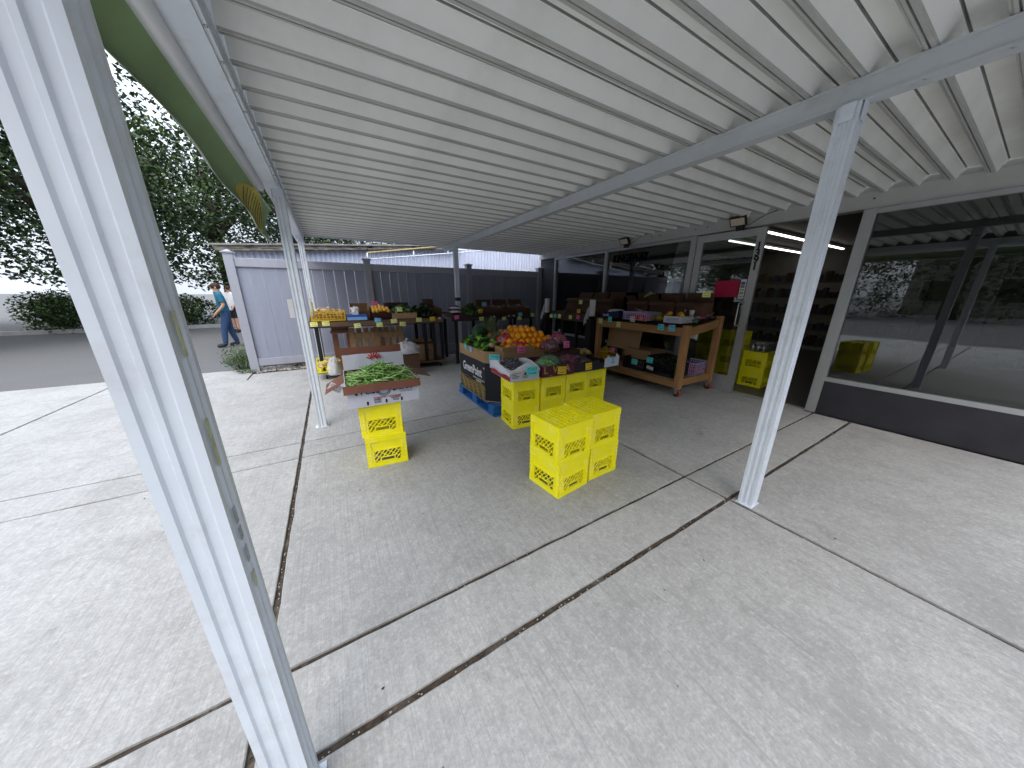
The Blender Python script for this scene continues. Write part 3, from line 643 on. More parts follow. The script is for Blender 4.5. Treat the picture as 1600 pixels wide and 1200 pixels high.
# ------------------------------------------------------------------ milk crates
W_, H_ = .33, .285
def clipseg(p, d, x0, x1, z0, z1):
    t0, t1 = -9, 9
    for q, dd, lo, hi in ((p[0], d[0], x0, x1), (p[1], d[1], z0, z1)):
        if abs(dd) < 1e-9:
            if q < lo or q > hi: return None
            continue
        a, b = (lo-q)/dd, (hi-q)/dd
        if a > b: a, b = b, a
        t0 = max(t0, a); t1 = min(t1, b)
    return (t0, t1) if t1-t0 > .004 else None
def lattice_mesh():
    m = M()
    def bars(x0, x1, z0, z1, ang, sp, wd, th, yo):
        d = (math.cos(ang), math.sin(ang)); nn = (-d[1], d[0])
        for k in range(-24, 25):
            p = (nn[0]*k*sp, .09+nn[1]*k*sp); s_ = clipseg(p, d, x0, x1, z0, z1)
            if s_:
                c = (s_[0]+s_[1])/2; m.box((p[0]+d[0]*c, yo, p[1]+d[1]*c), (s_[1]-s_[0]+.004, th, wd), (0, -ang, 0))
    for (x0, x1, z0, z1) in ((-.105, .105, .085, .150), (-.105, -.056, .042, .085), (.056, .105, .042, .085)):
        bars(x0, x1, z0, z1, R(50), .0265, .0070, .007, 0); bars(x0, x1, z0, z1, R(-38), .042, .0050, .005, .001)
    # handle rim
    m.b2((-.060, -.006, .078), (.060, .006, .086)); m.b2((-.060, -.006, .040), (.060, .006, .048)); m.b2((-.060, -.006, .048), (-.052, .006, .078)); m.b2((.052, -.006, .048), (.060, .006, .078))
    return m.mesh('side_lattice', YEL)
LATM = lattice_mesh()
def crate_mesh():
    m = M(); h = W_/2
    for q in range(4):
        t = M(); y = -h
        t.b2((-h+.010, y+.010, .150), (h-.010, y+.014, .232))                # upper panel
        t.b2((-h+.002, y+.001, .232), (h-.002, y+.010, H_)); t.b2((-h+.002, y+.001, 0), (h-.002, y+.010, .038))
        t.b2((-h+.008, y+.008, .038), (-.107, y+.012, .150)); t.b2((.107, y+.008, .038), (h-.008, y+.012, .150))
        for sx in (-1, 1):
            t.b2((sx*(h-.040), y-.000, .004), (sx*(h-.001), y+.006, H_-.003)) if False else None
            t.b2((sx*(h-.040), y+.001, .038), (sx*(h-.032), y+.010, .232)); t.b2((sx*.113, y+.002, .041), (sx*.107, y+.010, .148)); t.b2((sx*(h-.031), y+.005, .038), (sx*(h-.002), y+.012, .232))
            for z in (.07, .105, .14, .175, .205): t.b2((sx*(h-.031), y+.001, z), (sx*(h-.001), y+.0049, z+.005))
        t.b2((-h, y, .262), (h, y+.005, .268)); t.b2((-h, y, .242), (h, y+.005, .247)); t.b2((-h, y, .012), (h, y+.005, .017)); t.b2((-h, y, .036), (h, y+.006, .041))
        t.b2((-.105, y+.002, .148), (.105, y+.008, .153))
        c, s_ = [(1, 0), (0, 1), (-1, 0), (0, -1)][q]
        m.add([(x*c-yy*s_, x*s_+yy*c, z) for x, yy, z in t.v], t.f)
    m.b2((-h+.011, -h+.011, H_-.0150), (h-.011, h-.011, H_-.0125))
    return m.mesh('milk_crate', YEL)
CRM = crate_mesh()
def grid_mesh():
    m = M(); h = W_/2-.010
    for q in range(2):
        for k in range(8):
            u = -h+.012+(2*h-.024)*k/7; wd = .016 if k not in (0, 7) else .026
            z0, z1 = (H_-.010, H_-.002) if q == 0 else (H_-.0105, H_-.0035)
            if q == 0: m.b2((u-wd/2, -h, z0), (u+wd/2, h, z1))
            else: m.b2((-h, u-wd/2, z0), (h, u+wd/2, z1))
    rr = random.Random(2)
    for i in range(7):
        for j in range(7):
            if (i*2+j) % 5 == 0:
                c = (2*h-.024)/7; x = -h+.012+c*(i+.5); y = -h+.012+c*(j+.5); m.b2((x-c/2, y-c/2, H_-.0098), (x+c/2, y+c/2, H_-.006))
    return m.mesh('base_grid', YEL)
GRM = grid_mesh()
def crate(x, y, z, rz, label, group=None):
    o = ob('milk_crate', CRM, None, (x, y, z), (0, 0, R(rz)), label, 'crate', group)
    for q in range(4):
        ang = q*math.pi/2; d = W_/2-.006
        ob('side_lattice', LATM, o, (math.sin(ang)*d, -math.cos(ang)*d, 0), (0, 0, ang))
    ob('base_grid', GRM, o); return o
G1, G2 = 'empty yellow crates stacked in front', 'yellow crates carrying the row of fruit boxes'
crate(1.392, 1.640, 0, 7, 'yellow crate, bottom of the nearest stack', G1); crate(1.385, 1.632, H_, 3.5, 'yellow crate with gridded top, upper of the nearest stack', G1)
crate(1.762, 1.684, 0, 2, 'yellow crate, bottom of the right hand stack of the front pair', G1); crate(1.757, 1.690, H_, 1, 'yellow crate with gridded top, upper of the right hand front stack', G1)
names = ['under the white grape box', 'under the maroon box', 'under the black box', 'at the right end of the row']
for k, (x, y, rz) in enumerate(((1.745, 2.80, -5), (2.085, 2.77, -3), (2.425, 2.765, -2), (2.765, 2.79, -2))):
    crate(x, y, 0, rz, 'lower yellow crate '+names[k], G2); crate(x-.004, y-.006, H_, rz+1, 'upper yellow crate '+names[k], G2)
crate(.272, 2.742, 0, -6, 'yellow crate, bottom of the stack under the green bean box', 'yellow crates under the bean box'); crate(.262, 2.752, H_, -7.5, 'yellow crate, upper of the stack under the green bean box', 'yellow crates under the bean box')
for x, y, k, nm in ((5.93, 2.16, 2, 'beside the open door'), (5.90, 2.53, 3, 'behind the door glass'), (5.88, 2.90, 3, 'left of the door glass')):
    for i in range(k): crate(x, y, .004+i*H_, 2, 'yellow crate inside the shop '+nm+', '+['bottom', 'second', 'third', 'top'][i]+' of stack', 'yellow crates inside the shop door')
# wrapped cans on the inside stack
t = thing('can_pack', 'plastic wrapped pack of silver cans on the yellow crates inside the door', 'cans', (5.93, 2.16, .004+2*H_))
g = M()
for i in range(4):
    for j in range(3): g.tube([(-.11+.075*i, -.08+.075*j, .0), (-.11+.075*i, -.08+.075*j, .12)], .034, 10)
part('can', g, STEEL, t); g = M(); g.b2((-.15, -.12, 0), (.152, .11, .128)); part('wrap', g, FILM, t)

# ------------------------------------------------------------------ carton helper
def carton(name, label, cat, loc, rz, w, d, h, mo, mi, group=None, rx=0, flaps=(), th=.005, hand=False):
    m = M(); x, y = w/2, d/2
    m.b2((-x, -y, 0), (x, y, th), 0)
    for a, b in (((-x, -y, th), (x, -y+th, h)), ((-x, y-th, th), (x, y, h)), ((-x, -y+th, th), (-x+th, y-th, h)), ((x-th, -y+th, th), (x, y-th, h))): m.b2(a, b, 0)
    # inner faces
    i = th+.0006
    m.add([(-x+i, -y+i, th+.001), (x-i, -y+i, th+.001), (x-i, y-i, th+.001), (-x+i, y-i, th+.001), (-x+i, -y+i, h), (x-i, -y+i, h), (x-i, y-i, h), (-x+i, y-i, h)],
          [(0, 1, 2, 3), (0, 4, 5, 1), (1, 5, 6, 2), (2, 6, 7, 3), (3, 7, 4, 0)], 1)
    o = ob(name, m.mesh(name, [mo, mi]), None, loc, (R(rx), 0, R(rz)), label, cat, group)
    if hand:
        g = M(); g.tube([(-.035, -y-.0012, h*.62), (.035, -y-.0012, h*.62)], .012, 8); part('hand_hole', g, BLACK, o)
    for (sd, ln, ang) in flaps:    # sd: f b l r ; ang: 0 = straight up, 90 = flat out
        g = M(); wd = (w if sd in 'fb' else d)-.008; n = 5
        a = R(ang); 
        for q in range(n):
            u0 = -wd/2+wd*q/n; u1 = -wd/2+wd*(q+1)/n
        jag = [random.uniform(-.006, .006) for _ in range(n+1)]
        vs = []
        for q in range(n+1):
            u = -wd/2+wd*q/n
            for (s_, t_) in ((0, 0), (1, 0), (1, 1), (0, 1)):
                L_ = s_*(ln+jag[q]); vs.append((u, -math.sin(a)*L_-t_*.004*math.cos(a), math.cos(a)*L_-t_*.004*math.sin(a)*-1))
        fs = []
        for q in range(n):
            b = q*4; c = b+4
            for e in range(4): fs.append((b+e, b+(e+1) % 4, c+(e+1) % 4, c+e))
        fs += [(0, 3, 2, 1), (n*4, n*4+1, n*4+2, n*4+3)]
        g.add(vs, fs)
        g.mi = [1 if (k % 4) == 0 and k < 4*n else 0 for k in range(len(fs))]
        g.mi = [(0 if (k < 4*n and k % 4 == 2) else 1) for k in range(len(fs))]
        rot = {'f': 0, 'r': 90, 'b': 180, 'l': 270}[sd]; off = {'f': (0, -y+.002), 'b': (0, y-.002), 'l': (-x+.002, 0), 'r': (x-.002, 0)}[sd]
        part('flap', g, [mo, mi], o, (off[0], off[1], h+.0015), (0, 0, R(rot)))
    return o
def pricecard(x, y, z, mt, label, w=.085, h=.06, rz=0, tilt=-8, roll=0):
    m = M(); n = 4; vs = []
    for i in range(n+1):
        u = -w/2+w*i/n; b = -.004*math.sin(math.pi*i/n)
        vs += [(u, b, -h/2), (u, b, h/2), (u, b+.001, h/2), (u, b+.001, -h/2)]
    fs = []
    for q in range(n):
        a = q*4; c = a+4
        for e in range(4): fs.append((a+e, a+(e+1) % 4, c+(e+1) % 4, c+e))
    fs += [(0, 1, 2, 3), (n*4, n*4+3, n*4+2, n*4+1)]
    m.add(vs, fs)
    return ob('price_card', m.mesh('price_card', mt), None, (x, y, z), (R(tilt), R(roll), R(rz)), label, 'price card', 'handwritten price cards')

# ------------------------------------------------------------------ green bean box
bx = carton('bean_box', 'open white printed carton with red brown flaps heaped with green beans on yellow crates', 'carton', (.288, 2.84, .577), -1, .545, .60, .185, WCARD, CARDR)
m = M()  # inside lining edges: front flap folded down over the face
def flapmesh(wd, ln, n=8, wob=.004):
    g = M(); vs = []
    for i in range(n+1):
        u = -wd/2+wd*i/n; j = random.uniform(-wob, wob); k = random.uniform(-.003, .003)
        vs += [(u, 0, 0), (u, k-.0, ln+j), (u, k+.004, ln+j), (u, .004, 0)]
    fs = []
    for q in range(n):
        a = q*4; c = a+4
        for e in range(4): fs.append((a+e, a+(e+1) % 4, c+(e+1) % 4, c+e))
    fs += [(0, 1, 2, 3), (n*4, n*4+3, n*4+2, n*4+1)]; g.add(vs, fs); return g
part('flap', flapmesh(.575, .068), CARDR, bx, (0, -.303, .187), (R(150), 0, 0), label='red brown front flap folded down')
part('flap', flapmesh(.53, .14), WCARD, bx, (0, .262, .188), (R(-4), 0, 0), label='white rear flap standing up')
part('flap', flapmesh(.54, .20), CARDR, bx, (-.01, .30, .188), (R(-10), 0, 0), label='red brown rear flap standing behind the white one')
part('flap', flapmesh(.30, .16), CARDR, bx, (-.274, .0, .186), (R(-118), 0, R(-90+180)), label='red brown side flap hanging open on the left')
part('flap', flapmesh(.30, .16), CARDD, bx, (.274, .02, .186), (R(108), 0, R(90)), label='dark side flap hanging open on the right')
for (x, z, hh) in ((-.20, .105, .05), (-.075, .105, .055), (.075, .105, .055), (.19, .115, .055), (-.13, .012, .030), (.01, .012, .030), (.13, .012, .030)):
    g = M(); g.b2((x-.007, -.3032, z-.0), (x+.007, -.3008, z+hh)); part('slot', g, INK, bx)
text('West', .085, VIOLINK, bx, (-.135, -.3015, .130), (R(90), 0, 0), bold=.002); text('Sales', .08, VIOLINK, bx, (.15, -.3015, .134), (R(90), 0, 0), bold=.002)
text('of the Valley', .02, TEALINK, bx, (.17, -.3015, .092), (R(90), 0, 0))
for rr_, mt in ((.052, TEALINK), (.040, VIOLINK)):
    g = M(); g.tube([(rr_*math.cos(2*math.pi*k/24), -.3015, .128+rr_*math.sin(2*math.pi*k/24)) for k in range(25)], .0035, 4, cap=False); part('emblem_ring', g, mt, bx)
text('TOMATOES TASTE-FARM', .019, REDINK, bx, (.02, -.3015, .062), (R(90), 0, 0), bold=.0004)
text('SWEET\nRADIS', .019, INK, bx, (-.055, -.3015, .036), (R(90), 0, 0), bold=.0004); text('BASILICS\nFRAIS', .019, INK, bx, (.085, -.3015, .038), (R(90), 0, 0), bold=.0004)
g = M()
for k in range(7):
    a = R(20+k*23); g.box((.045*math.cos(a), -.001, .045*math.sin(a)), (.05, .002, .012), (0, -a, 0))
part('leaf_emblem', g, REDINK, bx, (0.0, .2585, .27))
m = M()
rb = random.Random(11)
for k in range(430):
    u, v = rb.uniform(-.26, .27), rb.uniform(-.285, .25); hh = .165+.105*math.exp(-((u-.02)/.16)**2-((v+.0)/.17)**2)
    L_ = rb.uniform(.05, .075); a = rb.uniform(0, math.pi); b = rb.uniform(-.5, .5); cv = rb.uniform(-.016, .016)
    z = hh-rb.uniform(0, .03) if k < 300 else hh+rb.uniform(0, .012)
    P = []
    for q in (-1, -.5, 0, .5, 1):
        P.append((u+math.cos(a)*L_*q-math.sin(a)*cv*(1-q*q), v+math.sin(a)*L_*q+math.cos(a)*cv*(1-q*q), z+b*L_*q))
    P = [(min(max(p[0], -.264), .30), min(max(p[1], -.294), .258), max(p[2], .05)) for p in P]
    m.tube(P, [.0020, .0052, .0056, .0052, .0016], 5, m=0 if rb.random() < .72 else 1)
ob('green_beans', m.mesh('green_beans', [BEANG, BEANL]), None, (.288, 2.84, .577), (0, 0, R(-1)), 'heap of fresh green beans in the open carton', 'green beans', kind='stuff')
pricecard(-.055, 2.79, .70, CW, 'pale blue card clipped to the hanging left flap of the bean box', .10, .07, 0, 15, 35)

# ------------------------------------------------------------------ fruit bin on blue pallet
pl = thing('pallet', 'blue painted pallet under the black printed fruit bin', 'pallet', (2.10, 3.66, 0))
for k in range(7):
    m = M(); m.b2((-.56, -.60+k*.173, .122), (.56, -.60+k*.173+.12, .140)); part('deck_board', m, BLUEP, pl)
for y in (-.55, -.05, .45):
    for x in (-.50, 0, .44):
        m = M(); m.b2((x-.06, y-.03, .02), (x+.08, y+.11, .1215)); part('block', m, BLUEP, pl)
for x in (-.50, 0, .44): m = M(); m.b2((x-.06, -.60, 0), (x+.08, .60, .019)); part('runner', m, BLUEP, pl)
bi = thing('fruit_bin', 'octagonal cardboard fruit bin printed dark navy with a brown rim', 'fruit bin', (2.085, 3.69, .142))
hx, hy, ch = .555, .585, .17
P8 = [(-hx, -hy+ch), (-hx+ch, -hy), (hx-ch, -hy), (hx, -hy+ch), (hx, hy-ch), (hx-ch, hy), (-hx+ch, hy), (-hx, hy-ch)]
BNAVY = mat('bin_navy_print', (.009, .011, .020), .6, .2, 4)
m = M()
for (z0, z1, mi) in ((0, .012, 0), (.012, .495, 1), (.495, .640, 0)):
    n = 8; m.add([(x, y, z0) for x, y in P8]+[(x, y, z1) for x, y in P8], [(i, (i+1) % n, (i+1) % n+n, i+n) for i in range(n)], mi)
Pi = [(x*.985, y*.985) for x, y in P8]
m.add([(x, y, .02) for x, y in Pi]+[(x, y, .64) for x, y in Pi], [(i, i+n, (i+1) % n+n, (i+1) % n) for i in range(8)], 0)
m.add([(x, y, .64) for x, y in P8]+[(x, y, .64) for x, y in Pi], [(i, (i+1) % n, (i+1) % n+n, i+n) for i in range(8)], 0)
m.add([(x, y, .30) for x, y in Pi], [tuple(range(8))], 0)
part('wall', m, [CARD, BNAVY], bi)
yl = R(-90)
text('GreenPoint', .165, WHITEINK, bi, (-hx-.002, -.01, .34), (R(90), 0, yl), bold=.0036, sx=.80); text('TM', .03, WHITEINK, bi, (-hx-.002, -.385, .42), (R(90), 0, yl))
text('NATURALLY FRESH PRODUCE\nGREENHOUSE', .026, WHITEINK, bi, (-hx-.002, -.22, .235), (R(90), 0, yl), align='CENTER')
g = M()
for k in range(34):      # woven gold swash
    y0 = hy-ch-.01-k*.0245
    if y0 < -hy+ch+.01: break
    top = .225-.05*abs(math.sin(k*.12))
    Pn = [(-hx-.0015, max(y0-.085*t_*(1+.3*math.sin(k)), -hy+ch+.004), .02+(top-.02)*(1-t_)) for t_ in (0, .33, .66, 1)]
    g.tube(Pn, .0028, 4, cap=False)
for k in range(5):
    g.tube([(-hx-.0015, (hy-ch-.01)-(2*(hy-ch)-.02)*q/14, .06+.035*k+.012*math.sin(q*.9+k)) for q in range(15)], .0022, 4, cap=False)
part('gold_weave_print', g, GOLD, bi)
for (dx,) in ((-.27,), (.15,)):
    g = M(); y_ = -hy-.0015
    g.add([(dx-.055, y_, .145), (dx, y_, .075), (dx+.055, y_, .145)], [(0, 1, 2)]); g.b2((dx-.022, y_-.001, .145), (dx+.022, y_+.001, .175)); g.b2((dx-.022, y_-.001, .183), (dx+.022, y_+.001, .193)); g.b2((dx-.022, y_-.001, .200), (dx+.022, y_+.001, .210))
    part('arrow_print', g, GOLD, bi)
def bw(x, y, z): return (x, y, z)
# produce in the bin
orm = M(); orm.ball((0, 0, 0), .043, 14, 10, .04, 2); orm.tube([(0, 0, .040), (0, 0, .0445)], .004, 6, m=1)
orm = orm.mesh('orange', [ORANGE, LEAFD])
ro = random.Random(3); placed = []
k = 0
for lay, (rx_, ry_) in enumerate(((.42, .40), (.36, .33), (.28, .25), (.17, .16))):
    yy = -ry_
    row = 0
    while yy <= ry_:
        xx = -rx_ + (.043 if row % 2 else 0)
        while xx <= rx_:
            if (xx/rx_)**2*(.6)+(yy/ry_)**2*.7 <= 1.0 and (lay > 3 or (xx/rx_)**2*(.6)+(yy/ry_)**2*.7 >= .28 or lay >= 2):
                placed.append((2.235+xx+ro.uniform(-.006, .006), 3.58+yy+ro.uniform(-.006, .006), .80+lay*.060+ro.uniform(-.004, .006)))
            xx += .088
        yy += .078; row += 1
for p in placed:
    if p[0] > 2.62: continue
    # keep only the ones that show on the pile surface
    ob('orange', orm, None, p, (ro.uniform(0, 6), ro.uniform(0, 6), ro.uniform(0, 6)), 'bright orange fruit piled with the others at the right of the fruit bin', 'orange', 'oranges piled in the fruit bin')
m = M(); m.b2((-.36, -.44, 0), (.34, .42, .035)); ob('fruit_tray', m.mesh('fruit_tray', CARD), None, (2.28, 3.63, .715), (0, 0, 0), 'brown cardboard tray under the piled oranges in the bin', 'tray')
for k, (x, y, z, r, lb) in enumerate(((1.80, 3.98, .92, .125, 'dark green melon at the back left of the fruit bin'), (1.66, 3.86, .84, .085, 'smaller dark green melon beside the wrapped greens'), (2.02, 4.08, .86, .11, 'dark green melon behind the pineapple'))):
    m = M(); m.ball((0, 0, 0), (r, r*.92, r*.88), 18, 12, .03, 2, k); m.tube([(0, 0, r*.85), (.01, 0, r*.95)], .006, 5, m=1)
    ob('melon', m.mesh('melon', [MELON, LEAFB]), None, (x, y, z), (.3, .2, k), lb, 'melon', 'dark melons in the fruit bin')
def leafheap(name, label, cat, loc, ext, n, mats, sz=(.05, .12), seed=0, up=.5):
    r_ = random.Random(seed); m = M()
    for k in range(n):
        c = Vector((r_.uniform(-ext[0], ext[0]), r_.uniform(-ext[1], ext[1]), 0)); q = 1-(c.x/ext[0])**2*.5-(c.y/ext[1])**2*.5
        c.z = ext[2]*r_.uniform(.35, 1)*q; s_ = r_.uniform(*sz); E = Euler((r_.uniform(-1, 1)*1.1, r_.uniform(-1, 1)*1.1, r_.uniform(0, 6))).to_matrix()
        wv = r_.uniform(.2, .45)
        prof = [(-1, 0), (-.5, .8), (0, 1), (.5, .75), (1, 0)]
        vs = []
        for (t_, w2) in prof:
            for sd in (-1, 0, 1): vs.append(c+E @ Vector((t_*s_/2, sd*w2*s_*wv, (.12*s_*abs(sd)) - .18*s_*t_*t_+r_.uniform(-.004, .004))))
        m.add(vs, [(i*3+j, (i+1)*3+j, (i+1)*3+j+1, i*3+j+1) for i in range(4) for j in range(2)], r_.randint(0, len(mats)-1), True)
    return ob(name, m.mesh(name, mats), None, loc, (0, 0, 0), label, cat)
leafheap('leafy_greens', 'bunched bright leafy greens at the left corner of the fruit bin', 'greens', (1.70, 3.72, .755), (.15, .34, .16), 260, [LEAFB, LEAFD, LIMEG], (.06, .12), 4)
# pineapples
def pineapple(x, y, z, rot, label):
    t = thing('pineapple', label, 'pineapple', (x, y, z), rot, 'pineapples in the fruit bin')
    m = M(); n, k_ = 16, 12; vs = []
    for i in range(k_+1):
        tt = i/k_; r = .062*math.sin(math.pi*(.08+.84*tt))**.5
        for j in range(n):
            a = 2*math.pi*(j+.5*(i % 2))/n; bb = 1+.06*((i+j) % 2); vs.append((r*bb*math.cos(a), r*bb*math.sin(a), .17*tt-.08))
    m.add(vs, [(i*n+j, i*n+(j+1) % n, (i+1)*n+(j+1) % n, (i+1)*n+j) for i in range(k_) for j in range(n)]); part('fruit', m, mat('pineapple_skin', (.22, .13, .04), .7, .5, 40, .4, 60), t)
    m = M(); rr = random.Random(int(x*1000))
    for q in range(46):
        a = q*2.399; lean = .12+.75*(1-q/46)**1.2; L_ = rr.uniform(.15, .25)*(1 if q > 8 else .7); P = []
        d = Vector((math.cos(a), math.sin(a), 0)); sdv = Vector((-math.sin(a), math.cos(a), 0)); vs = []
        for e in range(5):
            u = e/4; p = Vector((0, 0, .085+.02*q/46))+d*(.012+L_*lean*u*u*.9+L_*lean*.2*u)+Vector((0, 0, 1))*L_*u*(1-lean*.35*u); wd = .011*(1-u)**.7+.0006
            vs += [p-sdv*wd, p+d*-.003, p+sdv*wd]
        m.add(vs, [(e*3+f, e*3+3+f, e*3+4+f, e*3+1+f) for e in range(4) for f in range(2)], 0, True)
    part('crown', m, mat('pineapple_leaf', (.20, .25, .12), .55, .5, 30, rgb2=(.06, .10, .04)), t)
pineapple(1.80, 3.62, .87, (R(12), R(-8), 0), 'pineapple with spiky grey green crown standing in the middle of the bin'); pineapple(1.93, 3.74, .84, (R(-20), R(25), 1), 'second pineapple leaning behind the upright one')
pineapple(1.70, 3.50, .80, (R(60), R(20), 2), 'pineapple lying on its side at the front of the bin')
for k, (x, y) in enumerate(((1.80, 3.22), (2.02, 3.20))):
    carton('shallow_tray', ['torn brown tray', 'curved brown tray'][k]+' at the front edge inside the bin', 'tray', (x, y, .72), [4, -6][k], .22, .18, .115, CARD, CARD)
def lumpbag(name, label, cat, loc, ext, n, r, mt, film, seed=0, group=None, rot=(0, 0, 0), cap=True):
    rr = random.Random(seed); t = thing(name, label, cat, loc, rot, group); m = M()
    for k in range(n):
        a, b = rr.uniform(0, 6.283), math.acos(rr.uniform(-.2, 1)); q = rr.uniform(.62, .95)
        m.ball((ext[0]*q*math.sin(b)*math.cos(a), ext[1]*q*math.sin(b)*math.sin(a), ext[2]*q*math.cos(b)), r*rr.uniform(.8, 1.15), 8, 6, 0, 2, k)
    part('contents', m, mt, t)
    m = M(); m.ball((0, 0, -.0), (ext[0]*1.06, ext[1]*1.06, ext[2]*1.08), 26, 16, .22, 3.2, seed+3)
    m.v = [(x, y, max(z, -.02)) for x, y, z in m.v]
    # twisted neck
    if cap:
        P = [(0, 0, ext[2]*.95), (.012, .01, ext[2]*1.2), (.03, .0, ext[2]*1.42)]; m.tube(P, [.02, .008, .026], 8)
    part('bag_film', m, film, t); return t
lumpbag('apple_bag', 'red mesh bag of fruit beside the pineapple', 'fruit bag', (1.90, 3.44, .86), (.10, .095, .09), 22, .032, REDF, FILMP, 1, 'red net bags of fruit in the bin')
lumpbag('apple_bag', 'red net bag of fruit lying in front of the oranges', 'fruit bag', (2.02, 3.27, .82), (.11, .07, .05), 16, .030, REDF, FILM, 2, 'red net bags of fruit in the bin')
lumpbag('apple_bag', 'small red bag of fruit at the front rim near the pink card', 'fruit bag', (2.12, 3.24, .795), (.06, .05, .05), 9, .026, REDF, FILM, 5, 'red net bags of fruit in the bin', cap=False)
pricecard(1.522, 3.86, .755, CT, 'turquoise card on the brown rim, leftmost on the bin', .075, .065, -90, 0, 3); pricecard(1.522, 3.68, .745, CB, 'light blue card on the brown rim, second on the bin', .075, .065, -90, 0, -4)
pricecard(1.605, 3.16, .715, CT, 'turquoise card on the corner of the fruit bin', .13, .085, -38, 0, 1)
pricecard(1.945, 3.095, .795, CP, 'pink card on the front rim of the bin below the net bags', .125, .085, 0, 0, 2); pricecard(2.30, 3.085, .80, CO, 'orange card on the bin rim in front of the oranges', .10, .10, 0, 0, -3)
m = M(); m.ball((0, 0, 0), (.05, .035, .02), 10, 6, .3, 3); ob('cut_fruit', m.mesh('cut_fruit', mat('cut_flesh', (.70, .42, .26), .5, .2, 9)), None, (1.68, 3.36, .835), (R(60), 0, .3), 'pale cut fruit half at the front left of the bin', 'fruit')

# ------------------------------------------------------------------ boxes on the crate row
b1 = carton('grape_box', 'white and red fruit box with draped white liner full of dark grapes', 'fruit box', (1.685, 2.835, .5725), -4, .345, .52, .125, WCARD, WCARD)
g = M(); g.b2((-.1745, -.258, .004), (-.1727, .258, .092)); part('red_end_print', g, REDP, b1)
g = M(); g.b2((-.1725, -.2622, .004), (-.13, -.2602, .085)) if False else None
for x, z, l in ((-.12, .085, .10), (-.12, .068, .05), (-.12, .052, .085), (-.12, .036, .07), (.0, .045, .07), (.0, .03, .06), (.0, .06, .05), (.09, .09, .10), (.09, .075, .06)):
    q = M(); q.b2((x-.03, -.2618, z), (x-.03+l, -.2604, z+.005)); part('print_line', q, INK, b1)
q = M(); q.b2((-.01, -.2622, .062), (.055, -.2606, .085)); part('dark_label', q, mat('label_dark', (.08, .03, .03), .5), b1)
# liner: arched white sheet on front and left sides
def drape(pts_top, pts_bot, mt, parent, name='liner'):
    g = M(); n = len(pts_top); vs = []
    for a, b in zip(pts_top, pts_bot):
        a = Vector(a); b = Vector(b)
        for t_ in (0, .33, .66, 1): 
            p = a.lerp(b, t_); p += Vector((random.uniform(-.003, .003), random.uniform(-.003, .003), 0)); vs.append(p)
    g.add(vs, [(i*4+j, (i+1)*4+j, (i+1)*4+j+1, i*4+j+1) for i in range(n-1) for j in range(3)], 0, True)
    o = part(name, g, mt, parent); sd = o.modifiers.new('s', 'SOLIDIFY'); sd.thickness = .002; return o
LIN = mat('white_liner', (.68, .68, .74), .6, .06, 9, .1, 20)
n = 11
drape([(-.178+.352*i/n, -.268, .115+.075*math.sin(math.pi*(i/n)**1.3)) for i in range(n+1)], [(-.178+.352*i/n, -.264, .09) for i in range(n+1)], LIN, b1)
drape([(-.182, -.268+.54*i/n, .115+.05*math.sin(math.pi*(i/n))+(.015 if i > 5 else -.02)) for i in range(n+1)], [(-.185, -.264+.53*i/n, .055+.01*math.sin(i)) for i in range(n+1)], LIN, b1)
drape([(.176, -.268+.54*i/n, .12+.05*math.sin(math.pi*(i/n))) for i in range(n+1)], [(.176, -.264+.53*i/n, .09) for i in range(n+1)], LIN, b1)
lumpbag('grape_bag', 'clear bag of dark grapes in the front of the white box', 'grapes', (1.655, 2.72, .655), (.13, .12, .085), 110, .012, GRAPE, FILM, 11, 'bags of dark grapes in the white box', cap=False)
lumpbag('grape_bag', 'clear bag of dark grapes at the back of the white box', 'grapes', (1.70, 2.95, .655), (.14, .12, .10), 110, .012, GRAPE, FILM, 12, 'bags of dark grapes in the white box', cap=False)
pricecard(1.735, 2.547, .675, CT, 'large turquoise card on the front of the white grape box', .13, .095, -4, -4, 4)
b2_ = carton('grape_box', 'maroon fruit box with gold letters holding green wrapped fruit', 'fruit box', (2.105, 2.80, .5725), -3, .43, .50, .125, MAROON, MAROON)
for ch_, x in (('L', -.17), ('V', -.045), ('A', .12)): text(ch_, .105, GOLD, b2_, (x, -.252, .075), (R(90), 0, 0), bold=.002)
g = M(); g.b2((-.12, -.2515, .012), (-.08, -.2504, .017)); part('print_line', g, GOLD, b2_)
lumpbag('fruit_bag', 'turquoise and green printed bag of green grapes in the maroon box', 'grapes', (2.02, 2.72, .665), (.12, .13, .075), 90, .014, LIMEG, FILMG, 13, 'bags of green grapes in the maroon box', cap=False)
lumpbag('fruit_bag', 'clear bag of green grapes at the right of the maroon box', 'grapes', (2.19, 2.84, .665), (.12, .15, .08), 90, .014, mat('pale_green_grape', (.20, .42, .22), .35, .3, 20), FILMG, 14, 'bags of green grapes in the maroon box', cap=False)
pricecard(2.13, 2.535, .635, CG, 'golden card on the maroon box with gold letters', .115, .085, -3, -4, 6)
b3 = carton('grape_box', 'black fruit box heaped with purple bagged grapes', 'fruit box', (2.525, 2.79, .5725), -3, .40, .48, .115, mat('black_print', (.010, .008, .016), .5, .2, 6), BLACK)
lumpbag('grape_bag', 'purple bag of grapes sprawling over the front of the black box', 'grapes', (2.42, 2.78, .665), (.14, .15, .075), 110, .013, PURPG, FILM, 15, 'bags of purple grapes', cap=False)
lumpbag('grape_bag', 'clear bag of brown grapes at the right of the black box', 'grapes', (2.60, 2.76, .655), (.12, .15, .06), 90, .012, mat('brown_grape', (.11, .06, .06), .35, .4, 20), FILM, 16, 'bags of purple grapes', cap=False)
